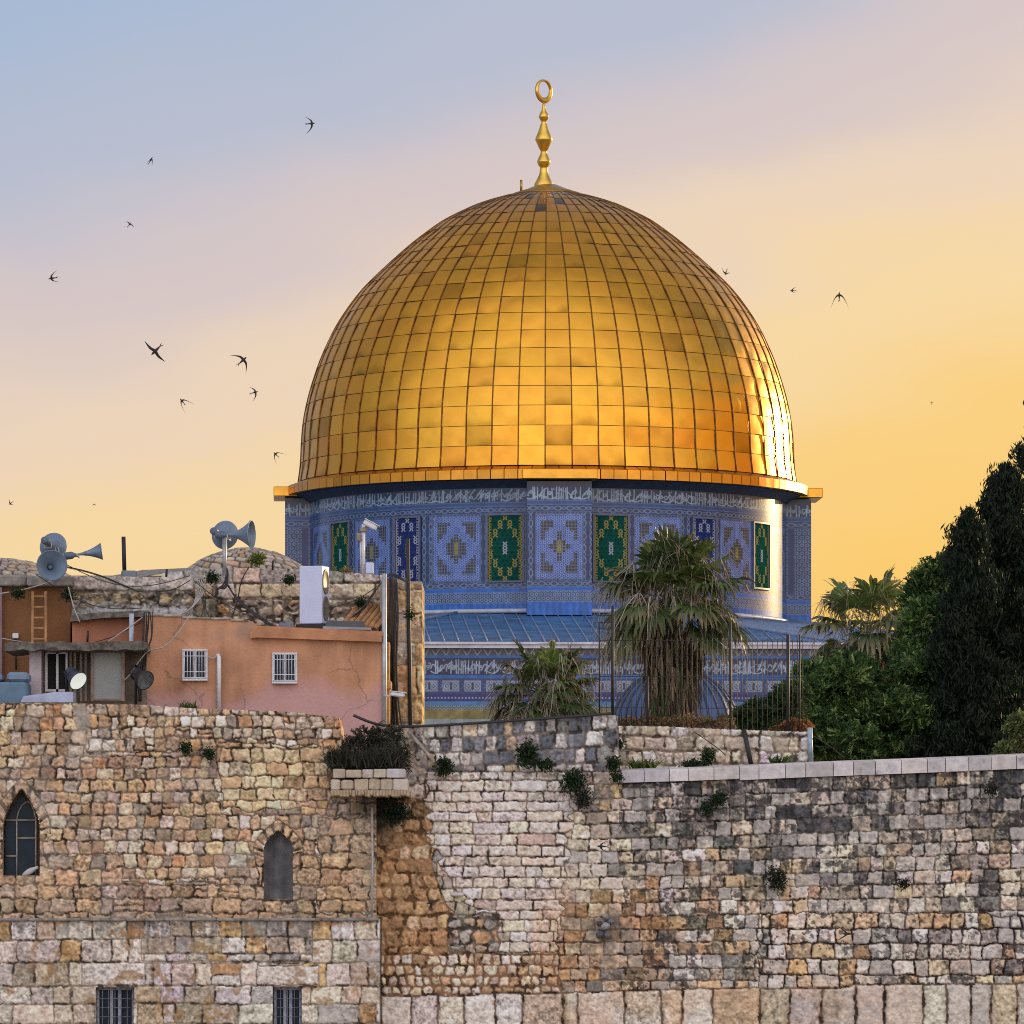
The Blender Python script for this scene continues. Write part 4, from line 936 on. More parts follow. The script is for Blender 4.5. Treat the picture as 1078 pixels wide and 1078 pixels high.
# piers
def pier_front(A, B, q, hw, off=0.0):
    x = -hw + 2 * hw * A; z = ZT + (ZB - .12 - ZT) * B; a = ROT + q * math.pi / 2
    xx = x; yy = -np.full_like(x, RP - off)
    return np.stack([DC.x + xx * math.cos(a) - yy * math.sin(a), DC.y + xx * math.sin(a) + yy * math.cos(a), z], -1)
def pier_side(A, B, q, sx, hw):
    yy = -(RD - .25 + (RP - RD + .25) * A); xx = np.full_like(A, sx * hw); z = ZT + (ZB - .12 - ZT) * B; a = ROT + q * math.pi / 2
    return np.stack([DC.x + xx * math.cos(a) - yy * math.sin(a), DC.y + xx * math.sin(a) + yy * math.cos(a), z], -1)
PHW = 1.34
for q in (0, 1, -1):
    def cf(A, B):
        u = (-PHW + 2 * PHW * A) * SF; y = HY - (ZT + (ZB - .12 - ZT) * B) / YF * F
        c = drum_bands(u + 60, y); pz = (y >= 540.5) & (y < 612.5); side = border(np.mod(u + 34, 8.0) - 4.0, y, False)
        ins = (np.abs(u) < 25.5) & (y > 541.5) & (y < 611.5)
        return tilevar(np.where(pz[..., None], np.where(ins[..., None], purple_panel(u, y - 576.5, 25.5, 35), side), c), u, y, 6)
    def cs(A, B):
        u = A * 26; y = HY - (ZT + (ZB - .12 - ZT) * B) / YF * F
        c = drum_bands(u + 90, y); pz = (y >= 540.5) & (y < 612.5); rg, d = rings(u, y, 5.0, 1.5, .75)
        cc = lerp(BL([.04, .055, .13]) + 0 * c, BL([.26, .29, .42]), rg); cc = np.where((np.abs(u - 8) < 3)[..., None], NAVY * 1.6, cc)
        return tilevar(np.where(pz[..., None], cc, c), u, y, 7)
    pr_ = strip_mesh('pier', 210, 290, lambda A, B: pier_front(A, B, q, PHW), cf, M_tile, shrine); WLOC[pr_] = WLOC[shrine]
    for sx in (-1, 1): strip_mesh('pier_side', 60, 290, lambda A, B: pier_side(A, B, q, sx, PHW), cs, M_tile, pr_)
# tiled window grilles set in the drum
for ang, kind in ELEM[1:]:
    if kind == 'P': continue
    for sgn in (1, -1):
        pa = sgn * R(ang - (1.4 if (kind == 'G' and ang > 50 and sgn > 0) else 0)); hw = R(HWID[kind]); y0, y1 = 541.6, 611.6
        def wm(A, B, rad=RD - .10):
            ph = ROT + pa - hw + 2 * hw * A; z = z_of(y0) + (z_of(y1) - z_of(y0)) * B
            return np.stack([DC.x + (RD + .03) * np.sin(ph), DC.y - (RD + .03) * np.cos(ph), z], -1)
        def wc(A, B):
            u = (-hw + 2 * hw * A) * RD * SF; v = -35 + 70 * B; W_ = hw * RD * SF
            if kind == 'G': return grille_panel(u, v, W_, 35, GRN, GLD, WHT * .9)
            c = grille_panel(u, v, W_, 35, NAVY * 1.3, WHT * .8, GLD)
            return c
        w_ = strip_mesh('window_grille', 90, 170, wm, wc, M_grille, shrine); WLOC[w_] = WLOC[shrine]
        tag(w_, 'green tiled window grille with gold ring-work' if kind == 'G' else 'navy tiled window grille with white ring-work')
        mb = MB(); rf = RD + .10; za, zb2 = z_of(y1 + 1.2), z_of(y0 - 1.2); e = .0075
        for (pa0, pa1, z0_, z1_) in ((pa - hw - e, pa - hw, za, zb2), (pa + hw, pa + hw + e, za, zb2), (pa - hw, pa + hw, za, za + .07), (pa - hw, pa + hw, zb2 - .07, zb2)):
            ns_ = 6
            for k in range(ns_):
                q0 = ROT + pa0 + (pa1 - pa0) * k / ns_; q1 = ROT + pa0 + (pa1 - pa0) * (k + 1) / ns_
                vs = [polar(q0, RD, z0_), polar(q0, rf, z0_), polar(q1, rf, z0_), polar(q1, RD, z0_), polar(q0, RD, z1_), polar(q0, rf, z1_), polar(q1, rf, z1_), polar(q1, RD, z1_)]
                mb.add(vs, [(0, 1, 5, 4), (1, 2, 6, 5), (2, 3, 7, 6), (4, 5, 6, 7), (3, 2, 1, 0)])
        mb.build('frame', mat('dark_tile_edge', (.10, .11, .17), rough=.4, var=.3), w_)

# ---- lead roof of the octagon and its tiled walls
AP = 24.9; ZE = PZ(677.5, 250 - AP); ZR = ZB - .02
def octp(k, ap, z):
    a = ROT + math.pi / 4 * (k + .5); rr_ = ap / math.cos(math.pi / 8); return Vector((DC.x + rr_ * math.sin(a), DC.y - rr_ * math.cos(a), z))
M_lead = mat('blue_grey_lead_sheet', (.055, .175, .38), rough=.5, metal=.15, var=.5, vscale=.9, bump=.02, bscale=2.5, streak=(2, .3))
M_leadrib = mat('lead_rolls', (.16, .23, .36), rough=.5, var=.3, vscale=3)
mb = MB(); mr_ = MB(); mw = MB(); API = RD * .985
for k in range(-4, 4):
    A_, B_ = octp(k - 1, AP + .25, ZE), octp(k, AP + .25, ZE); C_, D_ = octp(k, API, ZR), octp(k - 1, API, ZR)
    d = (B_ - A_).normalized(); nrm = Vector((d.y, -d.x, 0)); Lw = (B_ - A_).length; slope = ((C_ + D_) - (A_ + B_)) / 2
    rows_ = [[(A_.lerp(D_, j / 8)).lerp(B_.lerp(C_, j / 8), i / 30) for i in range(31)] for j in range(9)]
    mb.add([p for r__ in rows_ for p in r__], [(j*31+i, j*31+i+1, (j+1)*31+i+1, (j+1)*31+i) for j in range(8) for i in range(30)], True)
    x = .28
    while x < Lw - .2:
        lim = min(1.0, min(x, Lw - x) / ((Lw - (C_ - D_).length) / 2)); p0 = A_ + d * x
        mr_.tube([p0 + slope * (lim * q / 5) + Vector((0, 0, .02)) for q in range(6)], .035, 5); x += .56
    mr_.tube([B_.lerp(C_, q / 5) + Vector((0, 0, .03)) for q in range(6)], .09, 6)
    for zz, h_, o_ in ((ZE - .20, .19, .12), (ZE - .05, .09, .22)):
        p0, p1 = A_ + nrm * o_, B_ + nrm * o_
        mw.add([(p0.x, p0.y, zz), (p1.x, p1.y, zz), (p1.x, p1.y, zz + h_), (p0.x, p0.y, zz + h_), (A_.x, A_.y, zz), (B_.x, B_.y, zz), (B_.x, B_.y, zz + h_), (A_.x, A_.y, zz + h_)], [(0, 1, 2, 3), (3, 2, 6, 7), (1, 0, 4, 5)])
roof = mb.build('lead_roof', M_lead, shrine); WLOC[roof] = WLOC[shrine]; mr_.build('lead_rolls', M_leadrib, roof)
mb2 = MB(); mb2.lathe([(RD + .02, ZR + .02), (RD + .16, ZR + .06), (RD + .15, ZR + .17), (RD + .01, ZR + .22)], 160, Matrix.Translation(DC)); mb2.build('flashing', mat('pale_lead_flashing', (.42, .46, .55), rough=.5, var=.3, vscale=2), roof)
mw.build('eaves', mat('pale_stone_eaves', (.55, .55, .60), rough=.7, var=.25, vscale=2), shrine)
YW = 250 - AP; SW = F / YW
def oct_col(u, y):
    c = TEAL + 0 * u[..., None]
    m = (y >= 680) & (y < 690); zg = np.abs(np.mod(u, 11) - 5.5) * 1.0; c2 = lerp(BL([.07, .06, .13]) + 0 * c, BL([.40, .36, .38]), sstep(1.1, .4, np.abs(zg - (y - 681.5) * .62))); rg, d = rings(u, y - 680, 5.5, 1.3, .7); c2 = lerp(c2, OCH, rg * .45); c = np.where(m[..., None], c2, c)
    m = (y >= 693) & (y < 711); s_ = sample(SCR2, u, np.clip(y - 693.4, 0, 16.9)); c = np.where(m[..., None], lerp(PURP + 0 * c, BL([.52, .50, .53]), s_), c)
    m = (y >= 714) & (y < 730.5)
    um = np.mod(u, 22.8) - 11.4; loc = np.abs(um) < 8.6; a = np.mod(um + 8.6, 8.6) - 4.3; v = y - 722.4
    star = np.abs(np.hypot(a, v * .8) - 2.6); flower = np.maximum(sstep(.9, .3, star), sstep(.8, .3, np.minimum(np.abs(np.abs(a) - np.abs(v) * .8), 9)))
    pan = lerp(BL([.05, .045, .10]) + 0 * c, BL([.46, .43, .48]), flower)
    edge = ((np.abs(um) > 7.9) | (np.abs(np.abs(v) - 5.0) < .6)); pan = np.where(edge[..., None], BL([.40, .37, .44]), pan)
    bgd = lerp(NAVY * 1.2 + 0 * c, LILAC * .6, sstep(.7, .3, np.abs(np.hypot(np.mod(u, 22.8) - 0, v) - 2)))
    bgd = np.where((np.abs(v) < 5.6)[..., None] & loc[..., None], pan, lerp(bgd, LILAC * .55, rings(u, y, 4, 1.2, .6)[0] * .5)); c = np.where(m[..., None], bgd, c)
    m = (y >= 730.5) & (y < 738.5); c2 = lerp(BL([.03, .03, .16]) + 0 * c, BL([.45, .44, .55]), sstep(1.2, .7, np.hypot(np.mod(u, 3.6) - 1.8, y - 734.8))); c = np.where(m[..., None], c2, c)
    m = (y >= 738.5) & (y < 742.5); c = np.where(m[..., None], BL([.08, .24, .42]) + 0 * c, c)
    m = (y >= 742.5) & (y < 747); rg, d = rings(u, y, 4.4, 1.3, .75); c = np.where(m[..., None], lerp(BL([.05, .10, .14]) + 0 * c, BL([.36, .32, .26]), rg), c)
    m = y >= 747; c = np.where(m[..., None], OCH * 1.05 * (.5 + 1.0 * fbm(u, y, 6, 18, 4))[..., None] + 0 * c, c)
    m = y >= 757; c = np.where(m[..., None], BL([.45, .41, .36]) * (.7 + .5 * fbm(u, y, 8, 19, 4))[..., None] + 0 * c, c)
    return tilevar(c, u, y, 9)
for k in range(-4, 4):
    A_, B_ = octp(k - 1, AP, 0), octp(k, AP, 0); near = k in (0, 1)
    zt, zb_ = ZE - .02, 6.7
    def om(A, B):
        z = zt + (zb_ - zt) * B; return np.stack([A_.x + (B_.x - A_.x) * A, A_.y + (B_.y - A_.y) * A, z], -1)
    Lw = (B_ - A_).length * SW
    f_ = strip_mesh('octagon_wall', 1150 if k == 0 else (620 if k == 1 else 60), 190 if near else 16, om, lambda A, B: oct_col(A * Lw + k * 3, HY - (zt + (zb_ - zt) * B) / YW * F), M_tile, shrine)
# little spout on the front wall
# ================================================================== SMALL LEAD DOME behind the fence
YS = 186.0; sS = F / YS; sc_ = Vector((PX(711, YS), YS, 2.6)); small = thing('small_lead_dome', sc_, 'small ribbed blue-grey lead dome half hidden behind the tall palm and the fence', 'dome')
Rr = 67 / sS; ztop = PZ(704, YS); z0 = ztop - 1.95
mb = MB(); mb.lathe([(Rr * math.cos(a), z0 + (ztop - z0) * math.sin(a)) for a in np.linspace(0, math.pi / 2, 16)], 64, Matrix.Translation((sc_.x, sc_.y, 0))); mb.lathe([(Rr + .12, z0 - .12), (Rr + .12, z0), (Rr, z0 + .02)], 64, Matrix.Translation((sc_.x, sc_.y, 0)))
mb.build('dome_shell', mat('blue_lead_sheet', (.05, .095, .21), rough=.55, metal=.0, var=.4, vscale=1.6, bump=.01, bscale=4), small)
mb = MB()
for k in range(30):
    a = 2 * math.pi * k / 30; mb.tube([(sc_.x + (Rr * math.cos(e) + .01) * math.cos(a), sc_.y + (Rr * math.cos(e) + .01) * math.sin(a), z0 + (ztop - z0) * math.sin(e) + .01) for e in np.linspace(0, 1.53, 14)], .036, 5)
mb.build('dome_ribs', mat('dark_lead_roll', (.02, .03, .06), rough=.5, var=.3), small)
mb = MB(); mb.lathe([(Rr + .03, 2.6), (Rr + .03, z0 - .12)], 8, Matrix.Translation((sc_.x, sc_.y, 0)) @ Matrix.Rotation(R(22.5), 4, 'Z')); mb.build('drum', M_stone2, small)

# ================================================================== HOUSES, left
def wallface(name, x0, x1, top, bot, Yw, lay, parent, extra=None, depth=.5):
    f = Face(x0, x1, top, bot, Yw); lay(f); return f.build(name, parent, depth=depth, extra=extra)
BIG = [((.50, .40, .26), 4), ((.46, .34, .20), 3), ((.54, .45, .33), 2), ((.40, .31, .21), 2), ((.48, .42, .36), 2)]
# stone roof block with two flagged domes
Yb = 117.5
roofblock = thing('stone_roof_block', (PX(240, Yb), Yb + 2, 2.6), 'old stone block of masonry with two shallow flagged domes behind the orange house', 'building')
mb = MB(); mb.box(PX(-90, Yb), PX(405, Yb), Yb + .35, Yb + 7, 2.61, PZ(606, Yb)); mb.build('core', M_stone2, roofblock)
def lay1(f):
    X, Y = f.X, f.Y; full = np.ones(X.shape, bool); b = 6 * (fbm(X, Y, 14, 111, 2) - .5)
    f.lay(full, 0, (600, 720), (9, 14), (8, 20), [((.40, .33, .25), 3), ((.46, .36, .24), 3), ((.33, .27, .20), 2), ((.46, .28, .14), 1.4), ((.50, .43, .34), 1)], np.array([.16, .13, .10]), 61, warp=(4, 12, 2, 5), split=.3, vsplit=.3, corner=5, jw=1.1, edge=2.8, rel=.05, rough=.015)
    m = (Y < 630 + .5 * b) & (X > 228); f.lay(m, 1, (613.5, 660), (16, 17), (20, 36), BIG, np.array([.20, .16, .12]), 62, warp=(1.2, 18, .8, 5), corner=2, jw=.7, edge=1.8, rel=.02, rough=.01)
    m = (Y < 614 + .2 * b); f.lay(m, 2, (597, 640), (17, 17), (18, 40), [((.42, .38, .35), 3), ((.36, .32, .28), 3), ((.49, .40, .31), 2)], np.array([.14, .12, .10]), 63, warp=(1.2, 18, .8, 5), corner=2, jw=.7, edge=1.8, rel=.02, rough=.012)
    m = (Y >= 613) & (X < 228 + b) & (X > 186 + b); f.lay(m, 3, (610, 700), (18, 24), (20, 34), [((.36, .31, .24), 3), ((.42, .33, .22), 2)], np.array([.16, .13, .10]), 64, corner=3, rel=.03)
def ext1(X, Y, col, dep, stone, s):
    st = sstep(.5, .62, fbm(X, Y, 18, 112, 4)); col = lerp(col, col * np.array([.38, .37, .36]), st * .7 * (Y > 610))
    dk = sstep(.45, .6, fbm(X, Y, 12, 113, 3)) * np.exp(-((X - 205) / 18) ** 2 - ((Y - 638) / 12) ** 2); col = lerp(col, np.array([.05, .05, .045]), dk * 1.0)
    return col, dep
wallface('masonry_face', 170, 404, pw([(170, 604), (204, 600), (212, 598), (320, 599), (404, 606)]), 668, Yb, lay1, roofblock, ext1)
# crusted parapet in front, further left
def lay2(f):
    X, Y = f.X, f.Y; full = np.ones(X.shape, bool); b = 5 * (fbm(X, Y, 12, 121, 2) - .5)
    f.lay(full, 0, (600, 700), (7, 11), (7, 18), [((.30, .26, .20), 3), ((.36, .30, .21), 2), ((.22, .20, .17), 2)], np.array([.13, .11, .085]), 65, warp=(4, 10, 2, 4), split=.2, corner=4, jw=1, edge=2.6, rel=.05, rough=.02)
    m = Y < 621 + .4 * b; f.lay(m, 1, (600, 640), (22, 23), (40, 90), [((.36, .32, .28), 3), ((.31, .28, .24), 2)], np.array([.20, .18, .15]), 66, warp=(1.5, 18, .8, 5), corner=2, jw=.5, edge=1.6, rel=.02, rough=.016)
    m = (Y > 640) ; f.lay(m, 2, (636, 700), (40, 41), (60, 140), [((.25, .24, .22), 1)], np.array([.15, .14, .12]), 67, rel=.03, rough=.02)
def ext2(X, Y, col, dep, stone, s):
    st = sstep(.42, .58, fbm(X, Y, 9, 122, 4)) * np.exp(-((Y - 626) / 5.5) ** 2); col = lerp(col, np.array([.05, .045, .04]), st * .9); dep = dep - .03 * st
    st = sstep(.5, .6, fbm(X, Y, 6, 123, 3)) * np.exp(-((Y - 629) / 4) ** 2); col = lerp(col, np.array([.50, .36, .18]), st * .7)
    g = sstep(.45, .6, fbm(X, Y, 5, 124, 4)) * (Y > 636); col = lerp(col, np.array([.40, .40, .40]) * (0.5 + fbm(X, Y, 3, 125, 2))[..., None], g * .7)
    return col, dep
wallface('crusted_parapet', 66, 203, pw([(66, 606), (110, 607), (203, 608)]), 655, 116.6, lay2, roofblock, ext2, depth=1.2)
# sloping coping behind it, and the domes
mb = MB(); mb.add([P(128, 609, 118.2), P(205, 601, 118.2), P(216, 597, 119.0), P(150, 600, 119.4), P(118, 606, 119.2)], [(0, 1, 2, 3, 4)]); mb.box(PX(60, 119), PX(216, 119), 118.3, 120, 5.2, PZ(608, 119)); mb.build('sloping_coping', M_concrete, roofblock)
def flag_dome(xc, hw, ytop, ybase, Yd, seed, label=None):
    a = np.linspace(-math.pi, math.pi, 320); b = np.linspace(0, 1, 90); A, B = np.meshgrid(a, b); s_ = F / Yd; Rb = hw / s_; Hh = (ybase - ytop) / s_
    rr_ = Rb * (1 - B ** 1.0); zz = Hh * (1 - (rr_ / Rb) ** 2.0) ** .9
    X2 = A * hw * .9 * (.55 + .45 * (1 - B)); Y2 = B * hw * 1.05
    X3 = X2 * .8 + Y2 * .6; Y3 = Y2 * .8 - X2 * .6 * .0
    i, d, u, v = courses(X2 + 1.5 * (fbm(X2, Y2, 9, seed, 2) - .5), Y2 + 2.5 * (fbm(X2, Y2, 9, seed + 1, 2) - .5) + .25 * X2, -hw - 60, hw + 80, (6.5, 9.5), (9, 18), seed, corner=2)
    c = pick(i, [((.42, .38, .34), 3), ((.46, .38, .29), 3), ((.36, .31, .27), 2), ((.50, .42, .33), 1), ((.44, .30, .19), 1)], seed); st = sstep(.2, 1.1, d - .5)
    c = lerp(np.array([.13, .10, .08]) + 0 * c, c * (.8 + .4 * fbm(X2, Y2, 4, seed + 5, 3))[..., None], st)
    rr2 = rr_ + .0; z = PZ(ybase, Yd) + zz + .03 * st + .02 * (srand(i, 3) - .5)
    Yc = Yd + Rb * .9
    V = np.stack([PX(xc, Yd) + rr2 * np.sin(A), Yc - rr2 * np.cos(A), z], -1); idx = np.arange(A.size).reshape(A.shape)
    q = np.stack([idx[:-1, :-1], idx[:-1, 1:], idx[1:, 1:], idx[1:, :-1]], -1).reshape(-1, 4)
    return link_mesh('flagged_dome', np_mesh('flagged_dome', V.reshape(-1, 3), q, c.reshape(-1, 3)), M_stone, roofblock)
flag_dome(257, 70, 574, 602, 118.2, 201); flag_dome(-12, 92, 584, 609, 117.6, 207)
# stone corner of the block, right
corner = thing('stone_corner_pier', (PX(424, 116), 116.5, 2.6), 'warm ochre stone pier at the corner of the house, hung with dark cables', 'pier')
def lay3(f):
    X, Y = f.X, f.Y; full = np.ones(X.shape, bool)
    f.lay(full, 0, (596, 800), (22, 32), (22, 44), [((.49, .35, .20), 4), ((.46, .30, .15), 3), ((.52, .43, .31), 2), ((.48, .41, .34), 1.2)], np.array([.24, .17, .10]), 71, warp=(1.5, 18, .8, 5), corner=2.5, jw=.6, edge=1.8, rel=.02, rough=.015)
def ext3(X, Y, col, dep, stone, s):
    st = sstep(.52, .6, fbm(X, Y, 9, 131, 4)); col = lerp(col, np.array([.20, .13, .08]), st * .6)
    g = sstep(.5, .62, fbm(X, Y, 14, 132, 3)) * np.exp(-((X - 422) / 12) ** 2); col = lerp(col, np.array([.40, .38, .36]), g * .5)
    dk = sstep(2.5, 1, np.abs(X - 429.5 - .02 * (Y - 700))); col = lerp(col, np.array([.06, .045, .035]), dk * .7)
    return col, dep
wallface('ashlar_face', 418, 444, pw([(418, 610), (430, 609), (434, 614), (444, 616)]), 800, 115.9, lay3, corner, ext3, depth=3)
mb = MB(); mb.box(PX(400, 116.4), PX(444, 116.4), 116.45, 120, 2.61, PZ(612, 116.4)); mb.build('core', M_stone2, corner)
mb = MB(); mb.box(PX(402, 116.3), PX(418, 116.3), 116.35, 116.6, 2.62, PZ(609, 116.3)); mb.build('recess', mat('dark_brown_stone', (.17, .10, .055), rough=.95, var=.5, vscale=3, streak=(6, .4)), corner)

# brown plaster wing, far left
wing = thing('brown_wing', (PX(20, 116), 117, 2.6), 'shaded brown plaster wing at the far left with a stone parapet', 'building')
mb = MB(); boxpx(mb, -110, 74, 616, 800, 116.2, 6); mb.build('wall', M_plaster_shaded, wing)
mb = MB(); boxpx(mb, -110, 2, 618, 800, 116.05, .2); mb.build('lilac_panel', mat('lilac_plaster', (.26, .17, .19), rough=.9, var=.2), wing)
mb = MB(); x = -110
r_ = random.Random(5)
while x < 76:
    x2 = min(x + r_.uniform(30, 60), 76); boxpx(mb, x, x2 - .4, 605.5 + r_.uniform(-.6, .6), 617, 115.95 + r_.uniform(0, .04), 1.4, bev=.03); x = x2
mb.build('parapet', M_concrete, wing)

# orange house
house = thing('orange_house', (PX(270, 114), 116, 2.6), 'low orange plaster house with two white barred windows above the rubble wall', 'house')
Yo = 114.0
mb = MB()
def prism(mb, pts, Ya, Yc, Yref):
    n = len(pts); vs = [(PX(x, Yref), Ya, PZ(y, Yref)) for x, y in pts] + [(PX(x, Yref), Yc, PZ(y, Yref)) for x, y in pts]
    mb.add(vs, [tuple(range(n)), tuple(range(2*n-1, n-1, -1))] + [((i+1) % n, i, n+i, n+(i+1) % n) for i in range(n)])
prism(mb, [(153, 800), (153, 647.5), (200, 649), (258, 653.5), (266, 654), (271, 659), (277, 664), (403.5, 673), (403.5, 800)], Yo, Yo + 2.4, Yo)
mb.build('wall', M_plaster, house)
mb = MB(); prism(mb, [(264, 672.5), (264, 667), (269, 660.5), (402, 669.5), (402, 676), (270, 671.5)], Yo - .16, Yo + .02, Yo); prism(mb, [(270, 661), (272, 659), (403, 665), (403, 670)], Yo - .12, Yo + 2.3, Yo)
mb.build('cornice', mat('orange_cornice', (.50, .24, .12), rough=.9, var=.25, vscale=3, bump=.01), house)
mb = MB(); x = 153
while x < 262:
    x2 = x + r_.uniform(12, 26); y = 647 + (x - 153) * .065; boxpx(mb, x, min(x2, 262) - .3, y - 1.0 + r_.uniform(-.6, .6), y + 1.2 + r_.uniform(-.4, .8), Yo - .04, 2.5, bev=.01); x = x2
mb.build('wall_cap', M_cap, house)
mb = MB(); boxpx(mb, 76, 156, 651, 800, 115.4, 1.8); mb.build('pink_wall', M_plaster_pink, house)
mb = MB(); prism(mb, [(74, 655), (76, 648), (110, 645), (156, 643), (156, 649.5), (110, 651)], 115.1, 116.5, 115.3); mb.build('broken_ledge', M_darkconc, house)
mb = MB(); boxpx(mb, 403.5, 410, 676, 800, Yo + .35, 2); boxpx(mb, 402, 412, 716, 726, Yo + .2, 1.0, bev=.03); mb.build('corner_stones', mat('ochre_corner_stone', (.50, .30, .13), rough=.9, var=.4, vscale=4, bump=.02), house)
def house_window(x0, x1, y0, y1):
    mb = MB(); boxpx(mb, x0, x1, y0, y1, Yo - .012, .06); w = mb.build('window', M_glass, house); WLOC[w] = WLOC[house]
    mb = MB()
    for (a, b, c, d) in ((x0 - 1, x0 + 1.2, y0 - .5, y1), (x1 - 1.2, x1 + 1, y0 - .5, y1), (x0 + 1.2, x1 - 1.2, y0 - .5, y0 + 1.6), (x0 + 1.2, x1 - 1.2, y1 - 1.6, y1), ((x0+x1)/2 - .7, (x0+x1)/2 + .7, y0 + 1.6, y1 - 1.6)): boxpx(mb, a, b, c, d, Yo - .05, .045)
    mb.build('frame', M_white, w)
    mb = MB(); n = 8; yo = Vector((0, -.12, 0))
    for k in range(n): xx = x0 + 1.5 + (x1 - x0 - 3) * k / (n - 1); mb.tube([P(xx, y1 - .5, Yo) + yo, P(xx, y0 + .5, Yo) + yo], .0075, 6)
    for yy in (y0 + 1, y0 + 7, y1 - 7, y1 - 1): mb.tube([P(x0, yy, Yo) + yo * 1.05, P(x1, yy, Yo) + yo * 1.05], .009, 6); 
    for xx in (x0 + .5, x1 - .5):
        for yy in (y0 + 1, y1 - 1): mb.tube([P(xx, yy, Yo) + yo, P(xx, yy, Yo)], .012, 6)
    mb.build('bars', M_white, w)
    mb = MB(); boxpx(mb, x0 - 1, x1 + 1, y1 + .2, y1 + 2.2, Yo - .14, .15, bev=.008); mb.build('sill', M_white, w)
house_window(193, 217.5, 684, 714.5); house_window(287.5, 312, 687.5, 717.5)

# lean-to with concrete slab roof
shed = thing('lean_to', (PX(85, 112.6), 113, 4.0), 'small lean-to with a blackened concrete slab roof and a pale grey panel, far left', 'shed')
Yl = 112.8; zb = 3.95
mb = MB(); pts = [(6, 683)]; 
for k in range(16): pts.append((6 + 147 * k / 15, 676.5 + r_.uniform(-1.2, 1.0)))
pts += [(155, 683)]
for k in range(15, -1, -1): pts.append((6 + 147 * k / 15, 685.5 + r_.uniform(-1.4, 1.2)))
prism(mb, pts, Yl - .35, Yl + 1.8, Yl); mb.build('roof_slab', M_darkconc, shed)
mb = MB(); boxpx(mb, 31, 43.5, 685, 745, Yl + .1, .25); mb.build('pillar', mat('whitewashed_pillar', (.52, .45, .46), rough=.9, var=.25, vscale=3), shed)
mb = MB(); boxpx(mb, 44, 154, 685, 745, Yl + 1.0, .6); mb.build('back_wall', mat('stained_shed_wall', (.27, .22, .17), rough=.9, var=.5, vscale=2), shed)
mb = MB(); boxpx(mb, 49, 69, 688, 728, Yl + .62, .05); d_ = mb.build('doorway', M_dark, shed); WLOC[d_] = WLOC[shed]
mb = MB()
for a in ((47.5, 50, 687, 728), (59, 61.5, 687, 728), (69, 71, 687, 728), (50, 69, 686, 688.3), (50, 69, 725.5, 728)): boxpx(mb, *a, Yl + .55, .07)
mb.build('frame', M_white, d_)
mb = MB(); boxpx(mb, 98, 128, 687, 735.5, Yl + .35, .06); p_ = mb.build('panel', mat('grey_green_panel', (.34, .36, .34), rough=.6, var=.12, vscale=2), shed); WLOC[p_] = WLOC[shed]
mb = MB()
for a in ((95.5, 98, 685, 738), (128, 131, 685, 738), (98, 128, 685, 687), (98, 128, 735.5, 737.5)): boxpx(mb, *a, Yl + .30, .12)
mb.build('frame', mat('shed_timber_frame', (.30, .22, .16), rough=.8, var=.4, vscale=6), p_)
mb = MB()
for x0 in (73, 77.5, 84, 89): boxpx(mb, x0, x0 + 2.6, 686, 738, Yl + .7, .1)
mb.build('boards', mat('bleached_boards', (.36, .31, .25), rough=.85, var=.4, vscale=5), shed)
mb = MB(); prism(mb, [(23, 740), (26, 733.5), (60, 729), (78, 729), (78, 740)], 111.7, 112.6, 112.0); t_ = mb.build('sheet_cover', mat('blue_white_sheet', (.42, .47, .62), rough=.5, var=.3, vscale=4), loc=P(50, 741, 112)); tag(t_, 'pale blue plastic sheeting folded in front of the doorway', 'sheet')
# tanks
tk = thing('water_tank', P(15, 745, 111.9), 'blue-grey plastic water tank with a raised lid beside the white pillar', 'tank')
mb = MB(); boxpx(mb, -20, 29, 718, 745, 111.9, .9, bev=.04); mb.build('body', M_tank, tk)
mb = MB(); boxpx(mb, 7, 30, 707.5, 717.6, 112.0, .7, bev=.05); boxpx(mb, -20, 2, 709, 717.6, 112.0, .7, bev=.05); mb.build('lid', mat('blue_plastic_lid', (.17, .25, .36), rough=.5, var=.2), tk)

# ladder
lad = thing('ladder', P(41, 690, 115.7), 'wooden ladder leaning on the brown plaster wall', 'ladder')
mb = MB()
for xa, xb in ((34, 34.5), (48.5, 48)): mb.tube([P(xa, 700, 115.45), P(xb, 623, 115.85)], .032, 8)
mb.build('rails', M_wood, lad)
for k in range(8): mb = MB(); y = 628 + k * 11.2; Yk = 115.85 - .4 * (y - 623) / 77; mb.tube([P(34.3, y, Yk), P(48.3, y, Yk)], .026, 6); mb.build('rung', M_wood, lad)

# pale twin casing on the roof
ac = thing('rooftop_condenser', P(327, 657, 115.3), 'tall pale white twin-fan casing standing on the orange house roof', 'air conditioner')
Ya = 115.2; sa = F / Ya; a = R(-20); w_ = 25.6 / sa; d_ = 21 / sa; h_ = 61 / sa; Ma = Matrix.Translation(P(315, 657, Ya)) @ Matrix.Rotation(a, 4, 'Z') 
mb = MB(); mb.box(0, w_, 0, d_, 0, h_, Ma, bev=.015); mb.build('casing', M_acwhite, ac)
for k in range(2):
    zc = h_ * (.27 + .46 * k); mb = MB(); Mf = Ma @ Matrix.Translation((w_ + .004, d_ * .5, zc)) @ Matrix.Rotation(R(90), 4, 'Y')
    mb.lathe([(0.0, .0), (.13, .0), (.15, .015), (.165, .012), (.17, -.01)], 24, Mf @ Matrix.Diagonal((1.5, .98, 1, 1)))
    g_ = mb.build('fan_grille', mat('fan_grille', (.16, .15, .12), rough=.5, var=.3, vscale=15), ac)
